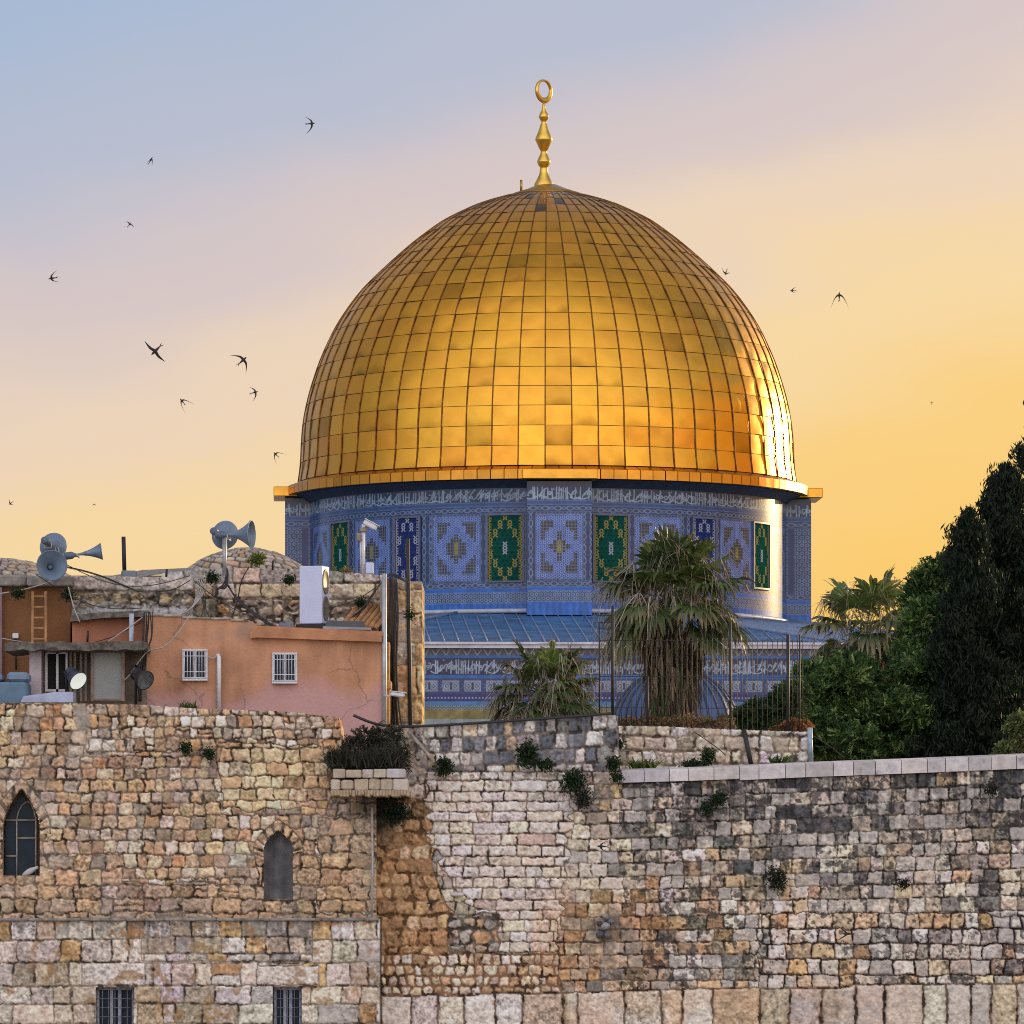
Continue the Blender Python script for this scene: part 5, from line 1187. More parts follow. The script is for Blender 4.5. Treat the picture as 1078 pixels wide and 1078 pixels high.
mb = MB(); mb.box(-.06, w_ + .1, -.04, d_ + .05, -.09, -.005, Ma); mb.box(-.02, .06, 0, d_, -.17, -.09, Ma); mb.box(w_ - .06, w_ + .04, 0, d_, -.17, -.09, Ma); mb.build('stand', M_iron, ac)
sp = thing('solar_panel', P(365, 661, 115.4), 'dark flat panel lying on the orange house roof beside the white casing', 'panel')
mb = MB(); prism(mb, [(343, 661), (345, 654.5), (383, 655.5), (386, 662)], 114.5, 116.4, 115.0); mb.build('sheet', mat('dark_panel', (.06, .07, .085), rough=.35, var=.3, vscale=5), sp)
mb = MB(); prism(mb, [(341, 664), (341, 661.2), (391, 662.5), (391, 665)], 114.3, 116.4, 115.0); mb.build('tray', mat('grey_tray', (.28, .30, .33), rough=.6, var=.3), sp)
bd = thing('timber_boards', P(385, 662, 116), 'orange-brown timber boards slanting against the stone block beside the cables', 'boards')
mb = MB()
for k in range(7): 
    x0 = 358 + k * 6.2; mb.tube([P(x0, 661, 115.6 + .05 * k), P(x0 + 20, 637 + r_.uniform(-1, 2), 116.9)], .065, 4)
mb.build('plank', M_wood, bd)

# ---- horn loudspeakers
def horn(loc_, yaw, pitch, Rh, Ln, label, roll=0):
    t_ = thing('horn_loudspeaker', loc_, label, 'loudspeaker', 'horn loudspeakers on the roof')
    M = Matrix.Translation(Vector(loc_)) @ Matrix.Rotation(R(yaw), 4, 'Z') @ Matrix.Rotation(R(pitch), 4, 'X') @ Matrix.Rotation(R(90), 4, 'X')   # local +z -> towards the camera at yaw 0
    prof = []
    for k in range(15): u = k / 14; prof.append((Rh * (.13 + .87 * u ** 1.9), Ln * u))
    outer = prof + [(Rh * 1.04, Ln * 1.0), (Rh * 1.05, Ln * 1.03), (Rh * 1.0, Ln * 1.035)]
    mb = MB(); mb.lathe(outer, 40, M); mb.lathe([(r - .012, z) for r, z in prof] + [(Rh * .995, Ln * 1.03)], 40, M); b = mb.build('bell', M_horn, t_)
    mb = MB(); mb.lathe([(0, .46 * Ln), (.035, .45 * Ln), (.05, .40 * Ln), (.02, .2 * Ln)], 16, M); mb.build('phase_plug', M_hornin, t_)
    mb = MB(); mb.lathe([(0, -.24), (.055, -.24), (.075, -.22), (.075, -.08), (.05, -.04), (Rh * .15, .01)], 20, M); mb.build('driver', M_hornin, t_)
    mb = MB(); s = Rh * .55
    pts = [M @ Vector((-s * .5, 0, .02)), M @ Vector((-s * .5, -s * .7, .05)), M @ Vector((s * .5, -s * .7, .05)), M @ Vector((s * .5, 0, .02))]; mb.tube(pts, .014, 6); mb.build('bracket', M_grey, t_)
    return t_
Yh = 115.6; sh = F / Yh
horn(P(50, 571, Yh + .4), 168, 8, 14.2 / sh, .40, 'blue-grey horn loudspeaker facing away, uppermost of the cluster at far left')
horn(P(52, 598.5, Yh - .2), 12, -6, 15.6 / sh, .38, 'blue-grey horn loudspeaker facing the viewer, lowest of the cluster at far left')
hc_ = horn(P(80, 584, Yh), 96, -8, 8.6 / sh, .50, 'striped grey horn loudspeaker pointing right, beside the two round ones at far left')
horn(P(229, 560.5, Yh + .5), 160, 4, 14.6 / sh, .38, 'round blue-grey horn loudspeaker facing away above the flagged stone dome')
horn(P(239, 563, Yh + .1), 76, 0, 14.5 / sh, .50, 'blue-grey horn loudspeaker seen from the side, pointing right above the flagged stone dome')
def pole(name, pts, r, m, label, cat, loc): 
    mb = MB(); mb.tube(pts, r, 8); o = mb.build(name, m, loc=loc); tag(o, label, cat); return o
pole('loudspeaker_pole', [P(236.5, 606, Yh + .3), P(236.5, 566, Yh + .3)], .045, M_grey, 'short grey post holding the loudspeakers above the flagged dome', 'post', P(236.5, 606, Yh + .3))
pole('loudspeaker_pole', [P(60, 612, Yh + .25), P(60, 576, Yh + .25), P(63, 585, Yh + .1), P(82, 584.5, Yh)], .035, M_grey, 'grey post and arm holding the loudspeaker cluster at far left', 'post', P(60, 612, Yh + .25))
an = thing('vent_pipe', P(131, 608, 117.2), 'thin dark pipe standing on a small concrete block on the far left roof', 'pipe')
mb = MB(); mb.tube([P(131, 602, 117.2), P(130, 565, 117.2)], .042, 8); mb.build('pipe', M_iron, an)
mb = MB(); boxpx(mb, 127.5, 143, 600.5, 609, 117.0, .4, bev=.02); mb.build('block', mat('blue_grey_block', (.17, .19, .23), rough=.8, var=.3, vscale=6), an)

# ---- floodlights
def flood(px, py, Yf, yaw, pitch, Rf, label, lit):
    t_ = thing('floodlight', P(px, py, Yf), label, 'floodlight', 'floodlights on the lean-to'); s = F / Yf; r = Rf / s
    M = Matrix.Translation(P(px, py, Yf)) @ Matrix.Rotation(R(yaw), 4, 'Z') @ Matrix.Rotation(R(pitch), 4, 'X') @ Matrix.Rotation(R(90), 4, 'X')
    mb = MB(); mb.lathe([(0, -.34), (.09, -.34), (.10, -.26), (.12, -.22), (r * .75, -.12), (r * 1.02, .0), (r * 1.02, .02), (r * .95, .02)], 28, M)
    for k in range(5): mb.lathe([(.10, -.32 + k * .025), (.125, -.318 + k * .025), (.10, -.308 + k * .025)], 20, M)
    mb.build('housing', M_iron if not lit else mat('navy_housing', (.03, .035, .065), rough=.4), t_)
    mb = MB(); mb.lathe([(0, -.01), (r * .5, -.004), (r * .96, .012)], 28, M)
    mb.build('lens', mat('lit_lens', (.8, .85, .8), rough=.2, emit=((.90, 1.0, .90), .45)) if lit else mat('unlit_lens', (.12, .15, .15), rough=.08, var=.5, vscale=12), t_)
    mb = MB(); mb.tube([M @ Vector((-r * .7, 0, -.06)), M @ Vector((-r * .8, .02, -.3)), M @ Vector((r * .8, .02, -.3)), M @ Vector((r * .7, 0, -.06))], .016, 6); mb.build('bracket', M_iron, t_)
flood(82, 716.5, 112.0, 42, 32, 10.5, 'round navy floodlight with a bright white lens hanging under the slab roof', True)
flood(152.5, 716, 112.2, 40, 24, 10.5, 'round black floodlight with a dark glass lens at the corner of the lean-to', False)
fp = MB(); fp.tube([P(70, 735, 112.35), P(70, 708, 112.35), P(78, 712, 112.2)], .03, 6); tag(fp.build('lamp_bracket', M_iron, loc=P(70, 735, 112.35)), 'dark iron bracket carrying the lit navy floodlight', 'bracket')
fp = MB(); fp.tube([P(143, 745, 112.5), P(143, 700, 112.5), P(147, 713, 112.4)], .03, 6); tag(fp.build('lamp_bracket', M_iron, loc=P(143, 745, 112.5)), 'dark iron bracket carrying the unlit black floodlight', 'bracket')
jb = thing('junction_box', P(16, 668, 116.1), 'small grey electrical box with a conduit on the brown wall', 'electrical box')
mb = MB(); boxpx(mb, 13, 19.5, 666.5, 672, 116.08, .1, bev=.012); mb.build('box', M_white, jb); mb = MB(); mb.tube([P(16.5, 672, 116.12), P(17, 705, 116.12)], .018, 6); mb.build('conduit', M_iron, jb)

# ---- pipes, cameras, poles
pole('drain_pipe', [P(230.5, 748, 113.92), P(230.5, 692, 113.92), P(229, 689.5, 113.95)], .045, M_white, 'white pipe standing against the orange wall between its two windows', 'pipe', P(230.5, 748, 113.92))
pole('drain_pipe', [P(404.5, 800, 113.95), P(404.5, 604, 113.95)], .05, M_grey, 'grey steel pipe rising up the corner of the orange house', 'pipe', P(404.5, 800, 113.95))
pole('iron_pole', [P(432.5, 790, 115.5), P(431, 690, 115.5), P(429, 567, 115.5)], .04, M_black, 'thin black pole rising past the stone corner pier', 'pole', P(432.5, 790, 115.5))
pole('lead_pipe', [P(138.5, 740, 114.9), P(138.5, 646, 114.9)], .05, mat('blue_white_pipe', (.46, .52, .60), rough=.5, var=.3, vscale=6), 'pale blue pipe in front of the recessed pink wall', 'pipe', P(138.5, 740, 114.9))
cc = thing('security_camera', P(382, 604, 116.6), 'white security camera on a mast above the stone block', 'camera')
mb = MB(); mb.tube([P(382.5, 606, 116.6), P(382.5, 552, 116.6)], .035, 8); mb.tube([P(380.5, 603, 116.62), P(379.5, 575, 116.62), P(381, 555, 116.62)], .02, 6, col=(1, 1, 1)); mb.build('mast', M_white, cc)
Mc = Matrix.Translation(P(384, 549.5, 116.5)) @ Matrix.Rotation(R(28), 4, 'Y'); mb = MB(); mb.box(-.02, .26, -.07, .07, -.055, .055, Mc, bev=.02); mb.box(-.03, .30, -.085, .085, .056, .07, Mc); mb.box(.255, .27, -.05, .05, -.04, .04, Mc); mb.build('camera_body', M_white, cc)
mb = MB(); boxpx(mb, 378.5, 386.5, 555, 560, 116.52, .12, bev=.02); boxpx(mb, 375, 380, 561, 570, 116.5, .12, bev=.02); mb.build('junction', M_concrete, cc)
mb = MB(); boxpx(mb, 385, 393, 592, 604, 116.4, .2, bev=.01); tag(mb.build('switch_box', M_acwhite, loc=P(389, 604, 116.4)), 'small pale box on the stone parapet under the camera mast', 'electrical box')
c2 = thing('security_camera', P(406, 730, 113.8), 'white security camera low on the grey steel pipe', 'camera')
Mc = Matrix.Translation(P(411, 730, 113.6)) @ Matrix.Rotation(R(7), 4, 'Y'); mb = MB(); mb.box(0, .28, -.05, .05, -.045, .04, Mc, bev=.02); mb.box(-.02, .31, -.065, .065, .041, .055, Mc); mb.build('camera_body', M_white, c2)
mb = MB(); mb.tube([P(404.5, 732, 113.85), P(410, 733, 113.7), P(412, 731, 113.6)], .02, 6); mb.build('bracket', M_white, c2)

# ---- cables
def sag(a, b, k, n=14):
    a, b = Vector(a), Vector(b); return [a.lerp(b, i / n) + Vector((0, 0, -k * math.sin(math.pi * i / n))) for i in range(n + 1)]
def spl(pts, n=8):
    pts = [Vector(p) for p in pts]; out = []
    for i in range(len(pts) - 1):
        p0 = pts[max(i-1, 0)]; p1 = pts[i]; p2 = pts[i+1]; p3 = pts[min(i+2, len(pts)-1)]
        for k in range(n):
            t = k / n; out.append(.5 * ((2*p1) + (p2-p0)*t + (2*p0-5*p1+4*p2-p3)*t*t + (3*p1-p0-3*p2+p3)*t**3))
    return out + [pts[-1]]
M_cabw = mat('pale_cable', (.42, .40, .38), rough=.6, var=.3, vscale=10)
def cable(lines, r, m, label, loc):
    mb = MB()
    for ln in lines: mb.tube(spl(ln), r, 6)
    o = mb.build('cable', m, loc=loc); tag(o, label, 'cable'); return o
pq = lambda l, Y: [P(x, y, Y) for x, y in l]
cable([pq([(233 + k*2, 594 + k), (238 + k, 603), (236 + k, 614 + 2*k), (230, 620), (226 + k, 628)], 115.9) for k in range(3)], .018, M_black, 'thick black cable loop hanging below the loudspeaker post', P(236, 628, 115.9))
cable([pq([(238 + k*1.2, 614 + k), (250, 630 + k), (268, 645 + k*1.2), (290, 660 + k)], 115.7 - .1 * k) for k in range(3)], .018, M_black, 'thick black cables sloping down the stone block to the orange roof', P(290, 662, 115.7))
cable([pq([(202 + k*2.4, 609 + k*.5), (207 + k*2, 622), (204 - k*.6, 636 + k), (200 - k * 3.4, 648)], 115.5 - .05 * k) for k in range(5)], .013, M_cabw, 'bundle of pale cables dropping from the parapet to the orange wall', P(203, 648, 115.5))
cable([pq([(209 + k*2, 610), (212 + k*2, 625), (214 + 1.2*k, 640), (212 + k * 4, 649)], 115.55) for k in range(3)], .010, M_black, 'dark thin cables dropping beside the pale bundle', P(212, 649, 115.55))
cable([pq([(0, 625), (25, 620.5), (45, 615), (56, 611)], 115.8)], .014, M_cabw, 'single pale cable crossing the brown wall under its parapet', P(20, 625, 115.8))
cable([pq([(68, 596 + k), (90, 601 + k), (112, 608 + k), (135, 618 + k), (150, 623), (180, 621), (200, 611)], 115.3 - .04*k) for k in range(2)], .010, M_black, 'dark cables sagging from the left loudspeakers along the crusted parapet', P(120, 620, 115.3))
cable([pq([(151 + 1.3 * k + r_.uniform(-1, 1), 644), (151 + 1.1 * k + r_.uniform(-2, 2), 662 + k), (149 + k + r_.uniform(-2, 2), 684), (146 + .6 * k + r_.uniform(-3, 3), 704 + k), (143 + 1.2 * k + r_.uniform(-3, 3), 738)], 113.5 + .04 * k) for k in range(8)], .011, M_black, 'tangle of dark cables running down the left edge of the orange house', P(150, 735, 113.6))
cable([pq([(200, 648), (186, 668), (172, 681), (157, 685), (148, 694), (135, 712), (118, 726), (97, 736)], 113.2)], .014, M_cabw, 'long pale cable curving from the orange wall down across the grey panel', P(120, 736, 113.2))
cable([pq([(150, 650), (135, 661), (113, 676)], 114.3)], .014, M_cabw, 'thin white wire slanting over the pink wall', P(120, 676, 114.3))
cable([pq([(72, 618), (78, 640), (84, 655)], 114.6)], .012, M_cabw, 'thin white wire hanging from the crusted parapet at its left end', P(84, 655, 114.6))
cable([pq([(410 + k * 1.6 + r_.uniform(-1, 1), 608 + k), (411 + k * 1.4 + r_.uniform(-1, 1), 650), (410.5 + k * 1.2 + r_.uniform(-1, 1), 700), (413 + 1.2 * k + r_.uniform(-2, 2), 740), (412 + 2.2 * k + r_.uniform(-2, 2), 765)], 115.2 - .05*k) for k in range(6)], .020, M_black, 'heavy bundle of black cables hanging down beside the stone corner pier', P(413, 765, 115.2))
cable([pq([(407, 606), (398, 618), (387, 632 + k), (376 - k*2, 650)], 115.4 - .04*k) for k in range(4)], .011, M_black, 'dark wires slanting from the pipe head across the timber boards', P(385, 650, 115.4))
cable([pq([(404, 608), (412, 604 + k), (422, 608 + k), (430, 614)], 115.2 - .05*k) for k in range(3)], .012, M_black, 'tangled wires crossing to the black pole', P(418, 614, 115.2))
cable([pq([(262, 597), (254, 612), (250, 632), (244, 650)], 115.8)], .014, M_black, 'thin dark wire on the face of the stone block below the flagged dome', P(262, 650, 115.8))
cable([pq([(219, 691), (224, 693), (229, 690)], 113.9)], .014, M_cabw, 'short pale wire between the first window and the white pipe', P(224, 693, 113.9))
cable([pq([(372, 753), (400, 763), (440, 764.5), (520, 760), (600, 754.5), (644, 751)], 109.9)], .03, M_black, 'black cable lying along the head of the parapet', P(510, 762, 109.9))
pole('parapet_pipe', [P(430, 770, 109.75), P(463, 809, 109.75)], .035, mat('rusted_pale_pipe', (.40, .33, .28), rough=.7, var=.5, vscale=9), 'pale rusty pipe slanting down the parapet beside a round green bush', 'pipe', P(463, 809, 109.75))
pole('conduit', [P(391.5, 850, 109.38), P(392.2, 905, 109.38), P(391.4, 966, 109.38)], .022, M_cabw, 'thin pale conduit running down the inner corner of the rubble wall', 'pipe', P(391.4, 966, 109.38))

r_ = random.Random(77)
for k, (x0, y0, x1, y1, sg, lb) in enumerate(((40, 606, 150, 640, .25, 'thin dark wire sagging from the loudspeakers to the head of the pale blue pipe'), (150, 646, 262, 652, .12, 'thin dark wire strung along the head of the orange wall'), (62, 590, 200, 606, .35, 'thin wire looping over the crusted parapet toward the pale cable bundle'),
        (205, 612, 300, 655, .2, 'thin dark wire crossing the stone block toward the pale casing'), (345, 640, 404, 612, .1, 'thin wire rising from the pale casing to the steel pipe head'), (2, 672, 70, 676, .05, 'pale wire along the brown wall over the slab roof'), (100, 676, 152, 652, .06, 'dark wire from the slab roof up to the cable tangle'))):
    cable([sag(P(x0, y0, 115.3 if x0 < 300 else 115.0), P(x1, y1, 115.0 if x0 != 150 else 113.9), sg, 10)], .009, M_black if k != 5 else M_cabw, lb, P(x1, y1, 115))
for k, (x0, y0, hp, Yk, lb) in enumerate(((92, 676, 12, 113.2, 'short rusty stub of pipe standing on the slab roof'), (175, 608, 9, 117.0, 'short dark rod on the crusted parapet'), (287, 600, 10, 117.4, 'thin rod beside the pale casing on the stone block'), (349, 662, 9, 115.0, 'short stub pipe at the edge of the flat panel'))):
    pole('pipe_stub', [P(x0, y0, Yk), P(x0 + .6, y0 - hp, Yk)], .022, M_iron, lb, 'pipe', P(x0, y0, Yk))
cr_ = MB(); boxpx(cr_, 294, 309, 655, 663, 115.0, .5, bev=.01); tag(cr_.build('crate', mat('faded_blue_crate', (.16, .20, .26), rough=.7, var=.4, vscale=8), loc=P(301, 663, 115.0)), 'small faded blue crate on the orange house roof left of the pale casing', 'crate')

# ---- fence
Yf = 112.45
fence = thing('iron_fence', P(738, 770, Yf), 'black iron bar fence on the cream parapet in front of the tall palm', 'fence')
posts = [(631, 655, 753, .014), (645, 638, 762, .028), (682, 712, 767, .02), (769, 655, 770, .024), (829.5, 668, 772, .032), (842, 668, 774, .015)]
for (x, ya, yb, r) in posts: mb = MB(); mb.tube([P(x, yb + 3, Yf), P(x, ya, Yf)], r, 8); mb.build('post', M_iron, fence)
mb = MB(); x = 633.0
while x < 850:
    if not (826 < x < 832): mb.tube([P(x, 772, Yf + .03), P(x, 672 + r_.uniform(-.6, .6), Yf + .03)], .0065, 5)
    x += 5.3
mb.build('bars', M_iron, fence); mb = MB()
for yy in (674, 712, 745, 768): mb.tube([P(631, yy, Yf), P(851, yy + 1, Yf)], .0065, 5)
for yy in (648, 655, 662): mb.tube([P(629, yy, Yf), P(646, yy, Yf)], .008, 5)
mb.build('rails', M_iron, fence)
pole('leaning_post', [P(791, 806, 111.9), P(783, 768, 112.1)], .045, M_black, 'black post leaning against the cream parapet', 'post', P(791, 806, 111.9))
pole('blue_post', [P(853.5, 803, 112.1), P(852.5, 766, 112.1)], .05, mat('pale_blue_metal', (.30, .40, .48), rough=.5, var=.3, vscale=8), 'short pale blue post at the right end of the cream parapet', 'post', P(853.5, 803, 112.1))
cable([pq([(730, 770), (752, 785), (764, 795)], 111.95)], .010, M_black, 'thin dark wire slanting across the cream parapet', P(764, 795, 111.95))
cable([pq([(853, 773), (870, 783), (888, 797)], 112.2)], .012, M_black, 'thin dark wire running down from the pale blue post', P(870, 797, 112.2))
# ================================================================== PLANTS
class Fol:
    """many small leaf faces gathered into one mesh"""
    def __init__(s): s.V = []; s.Q = []; s.C = []; s.n = 0
    def strips(s, P_, Wd, C_):
        """P_ (m,k,3) centre lines, Wd (m,k,3) half-width vectors, C_ (m,k,3) colours"""
        m, k, _ = P_.shape
        V = np.stack([P_ - Wd, P_ + Wd], 2).reshape(-1, 3); C2 = np.repeat(C_[:, :, None, :], 2, 2).reshape(-1, 3)
        base = s.n + (np.arange(m) * k * 2)[:, None] + (np.arange(k - 1) * 2)[None]
        q = np.stack([base, base + 1, base + 3, base + 2], -1).reshape(-1, 4)
        s.V.append(V); s.C.append(C2); s.Q.append(q); s.n += len(V)
    def quads(s, c, a, b, col):
        """c centres, a/b half axes (m,3): leaf-shaped lozenges"""
        m = len(c); V = np.stack([c - a, c + b * .9 - a * .1, c + a, c - b * .9 - a * .1], 1).reshape(-1, 3)
        q = s.n + np.arange(m * 4).reshape(m, 4); s.V.append(V); s.Q.append(q); s.C.append(np.repeat(col, 4, 0)); s.n += len(V)
    def build(s, name, parent, mat_=None, smooth=False, loc=None):
        return link_mesh(name, np_mesh(name, np.concatenate(s.V), np.concatenate(s.Q), np.clip(np.concatenate(s.C), .002, .7), smooth), mat_ or M_leaf, parent, loc)
def unit(v): return v / (np.linalg.norm(v, axis=-1, keepdims=True) + 1e-9)
def rdir(r, n): v = r.randn(n, 3); return unit(v)
M_leafpalm = mat('palm_foliage', attr=True, rough=.5, spec=.35, var=.25, vscale=6)
add_translucency(M_leafpalm, .3)
M_dead = mat('dead_fronds', attr=True, rough=.85, var=.35, vscale=7, spec=.2)

def fan_leaf(fol, base, d, Lp, Rb, r, green, tip, droop, nseg=24, fold=.25, hang=1.0, wid=1.22):
    """one fan leaf: a stalk from base along d, then a pleated fan whose finger tips hang"""
    d = d / np.linalg.norm(d); up = np.array([0, 0, 1.0]); side = np.cross(d, up); side /= np.linalg.norm(side) + 1e-9
    nrm = np.cross(side, d)
    k = 5; tt = np.linspace(0, 1, k)
    pet = base + d * (tt[:, None] * Lp) + np.array([0, 0, -1.0]) * (droop * .45 * Lp * tt[:, None] ** 2)
    c0 = green * .9 + np.array([.03, .03, .0]); fol.strips(pet[None], np.repeat((side * .018)[None], k, 0)[None], np.repeat(c0[None], k, 0)[None])
    fol.strips(pet[None] , np.repeat((nrm * .014)[None], k, 0)[None], np.repeat(c0[None], k, 0)[None])
    hub = pet[-1]; fd = unit(pet[-1] - pet[-2]); side2 = np.cross(fd, up); side2 /= np.linalg.norm(side2) + 1e-9; n2 = np.cross(side2, fd)
    ang = np.linspace(-R(118), R(118), nseg) + r.randn(nseg) * .03
    ks = 8; u = np.linspace(0, 1, ks)
    dirs = fd * np.cos(ang)[:, None] + side2 * np.sin(ang)[:, None] + n2 * (fold * (np.abs(ang) ** 1.2)[:, None] * .35)
    dirs = unit(dirs); Ls = Rb * (1 - .28 * (np.abs(ang) / R(118)) ** 2) * r.uniform(.85, 1.1, nseg)
    pos = hub + dirs[:, None, :] * (u[None, :, None] * Ls[:, None, None])
    dr = hang * (np.clip(u - .42, 0, 1) ** 1.7)[None, :] * r.uniform(.5, 1.5, nseg)[:, None] * Rb * 1.25
    pos[..., 2] -= dr + droop * .10 * Rb * u[None] ** 2
    pos[..., :2] -= (dirs[:, None, :2] * (dr * .45)[..., None])
    pos += r.randn(nseg, ks, 3) * .010 * (u > .5)[None, :, None]
    tang = unit(np.cross(dirs, n2)); pleat = np.where(np.arange(nseg) % 2 == 0, 1, -1)[:, None] * .35
    wdir = unit(tang + n2 * pleat)
    w = np.where(u < .58, u * Rb * (R(236) / nseg) * .60, .58 * Rb * (R(236) / nseg) * .60 * np.clip(1 - (u - .58) * 2.2, .08, 1)) * wid
    Wd = wdir[:, None, :] * w[None, :, None]
    mixu = np.clip((u - .5) * 2.2, 0, 1)[None, :, None]
    cj = r.uniform(.75, 1.25, nseg)[:, None, None]
    C_ = (green[None, None] * (1 - mixu) + tip[None, None] * mixu) * cj
    fol.strips(pos, Wd, np.broadcast_to(C_, pos.shape).copy())
def ragged(fol, c, d, Ln, r, col, n=14, spread=.25, sagk=.6, w=.016):
    """a withered hanging frond: a bunch of limp threads"""
    k = 6; u = np.linspace(0, 1, k); dd = unit(d[None] + r.randn(n, 3) * spread)
    pos = c + dd[:, None] * (u[None, :, None] * Ln * r.uniform(.5, 1.1, n)[:, None, None]); pos[..., 2] -= (u ** 1.6)[None] * Ln * sagk * r.uniform(.5, 1.3, n)[:, None]
    pos += r.randn(n, k, 3) * .012
    wd = unit(np.cross(dd, r.randn(n, 3))); W_ = wd[:, None] * (w * (1 - .75 * u))[None, :, None]
    C_ = col[None, None] * r.uniform(.5, 1.5, n)[:, None, None] * np.ones((n, k, 1)); fol.strips(pos, W_, C_)

G1 = np.array([.062, .115, .034]); G2 = np.array([.042, .082, .026]); G3 = np.array([.13, .20, .05]); TIP = np.array([.20, .17, .095]); TIPG = np.array([.09, .10, .04]); DEAD = np.array([.215, .165, .105]); DEADD = np.array([.10, .075, .05]); GREYD = np.array([.26, .235, .20])
def fan_palm(px, py, Yp, hw_px, zbase, seed, label, nleaf, skirt_px=None, trunk_r=.22, ragfac=1.0, elev=(-35, 85), live=1.0):
    r = np.random.RandomState(seed); c = np.array(P(px, py, Yp)); s = F / Yp; Rc = hw_px / s
    t_ = thing('fan_palm', (c[0], c[1], zbase), label, 'palm tree', 'fan palms'); 
    mb = MB(); pts = [(c[0] + .05 * math.sin(k), c[1], zbase + (c[2] - .1 - zbase) * k / 8) for k in range(9)]; mb.tube(pts, trunk_r * 1.15, 12, trunk_r * .8); mb.build('trunk', M_bark, t_)
    fo = Fol(); fd = Fol()
    for i in range(nleaf):
        az = 2.399 * i + r.uniform(-.3, .3); e = R(elev[1] + (elev[0] - elev[1]) * (i / nleaf) ** .8 + r.uniform(-10, 10))
        d = np.array([math.cos(az) * math.cos(e), math.sin(az) * math.cos(e), math.sin(e)])
        Lp = Rc * r.uniform(.42, .60); Rb = Rc * r.uniform(.44, .56)
        old = i / nleaf
        g = G3 * (1 - old) + G1 * old if r.rand() < .6 else G2
        fan_leaf(fo, c + d * .05, d, Lp, Rb, r, g * r.uniform(.7, 1.3), TIP * r.uniform(.8, 1.3) if r.rand() < .6 else TIPG, .10 + .38 * old, hang=.35 + .7 * r.rand() * (.4 + .8 * old))
        hub = c + d * Lp * 1.0 - np.array([0, 0, .1])
        for _ in range(2): ragged(fd, hub + unit(d + r.randn(3) * .6) * Rb * r.uniform(.5, .8), d * .3 + np.array([0, 0, -.6]), Rb * r.uniform(.5, 1.0), r, (GREYD if r.rand() < .6 else DEAD) * r.uniform(.9, 1.6), n=5, spread=.16, sagk=.5, w=.009)
        for _ in range(int(2 * ragfac)):
            dd = d * .7 + rdir(r, 1)[0] * .5; ragged(fd, c + d * Lp * r.uniform(.5, 1.25) + r.randn(3) * .12, dd, Rc * r.uniform(.25, .5), r, (DEAD if r.rand() < .6 else GREYD) * r.uniform(.6, 1.4), n=9, spread=.35, sagk=.9, w=.013)
    if skirt_px:
        (y0, w0), (y1, w1) = skirt_px; z0_ = PZ(y0, Yp); z1_ = PZ(y1, Yp)
        for i in range(520):
            f = r.rand() ** .9; z = z0_ + (z1_ - z0_) * f; hw = (w0 + (w1 - w0) * f) / s * r.uniform(.35, 1.0); az = r.uniform(0, 2 * math.pi)
            p = np.array([c[0] + hw * math.sin(az), c[1] - hw * math.cos(az), z]); out = np.array([math.sin(az), -math.cos(az), 0])
            col = (DEAD if r.rand() < .40 else (DEADD if r.rand() < .75 else G2 * 1.2)) * r.uniform(.5, 1.35)
            if r.rand() < .04 and f > .25 and out[0] > 0.2: col = np.array([.34, .16, .05])
            ragged(fd, p, np.array([0, 0, -1.0]) + out * .10, r.uniform(.45, .95), r, col, n=10, spread=.12, sagk=.15, w=.019)
    fo.build('crown', t_, M_leafpalm); fd.build('dead_fronds', t_, M_dead)
    return t_
fan_palm(707, 636, 150.0, 92, 2.6, 11, 'tall fan palm with a thick skirt of dead brown fronds before the tiled drum', 34, ((650, 36), (772, 20)), ragfac=2, elev=(-24, 84))
fan_palm(577, 732, 132.0, 74, 2.6, 12, 'short bushy fan palm growing behind the dark parapet, no trunk in view', 30, None, ragfac=1.5, elev=(-40, 80))
fan_palm(911, 668, 170.0, 82, 2.6, 13, 'ragged fan palm standing beyond the green trees, right of the drum', 22, ((676, 40), (730, 30)), ragfac=1.6, elev=(-25, 75))

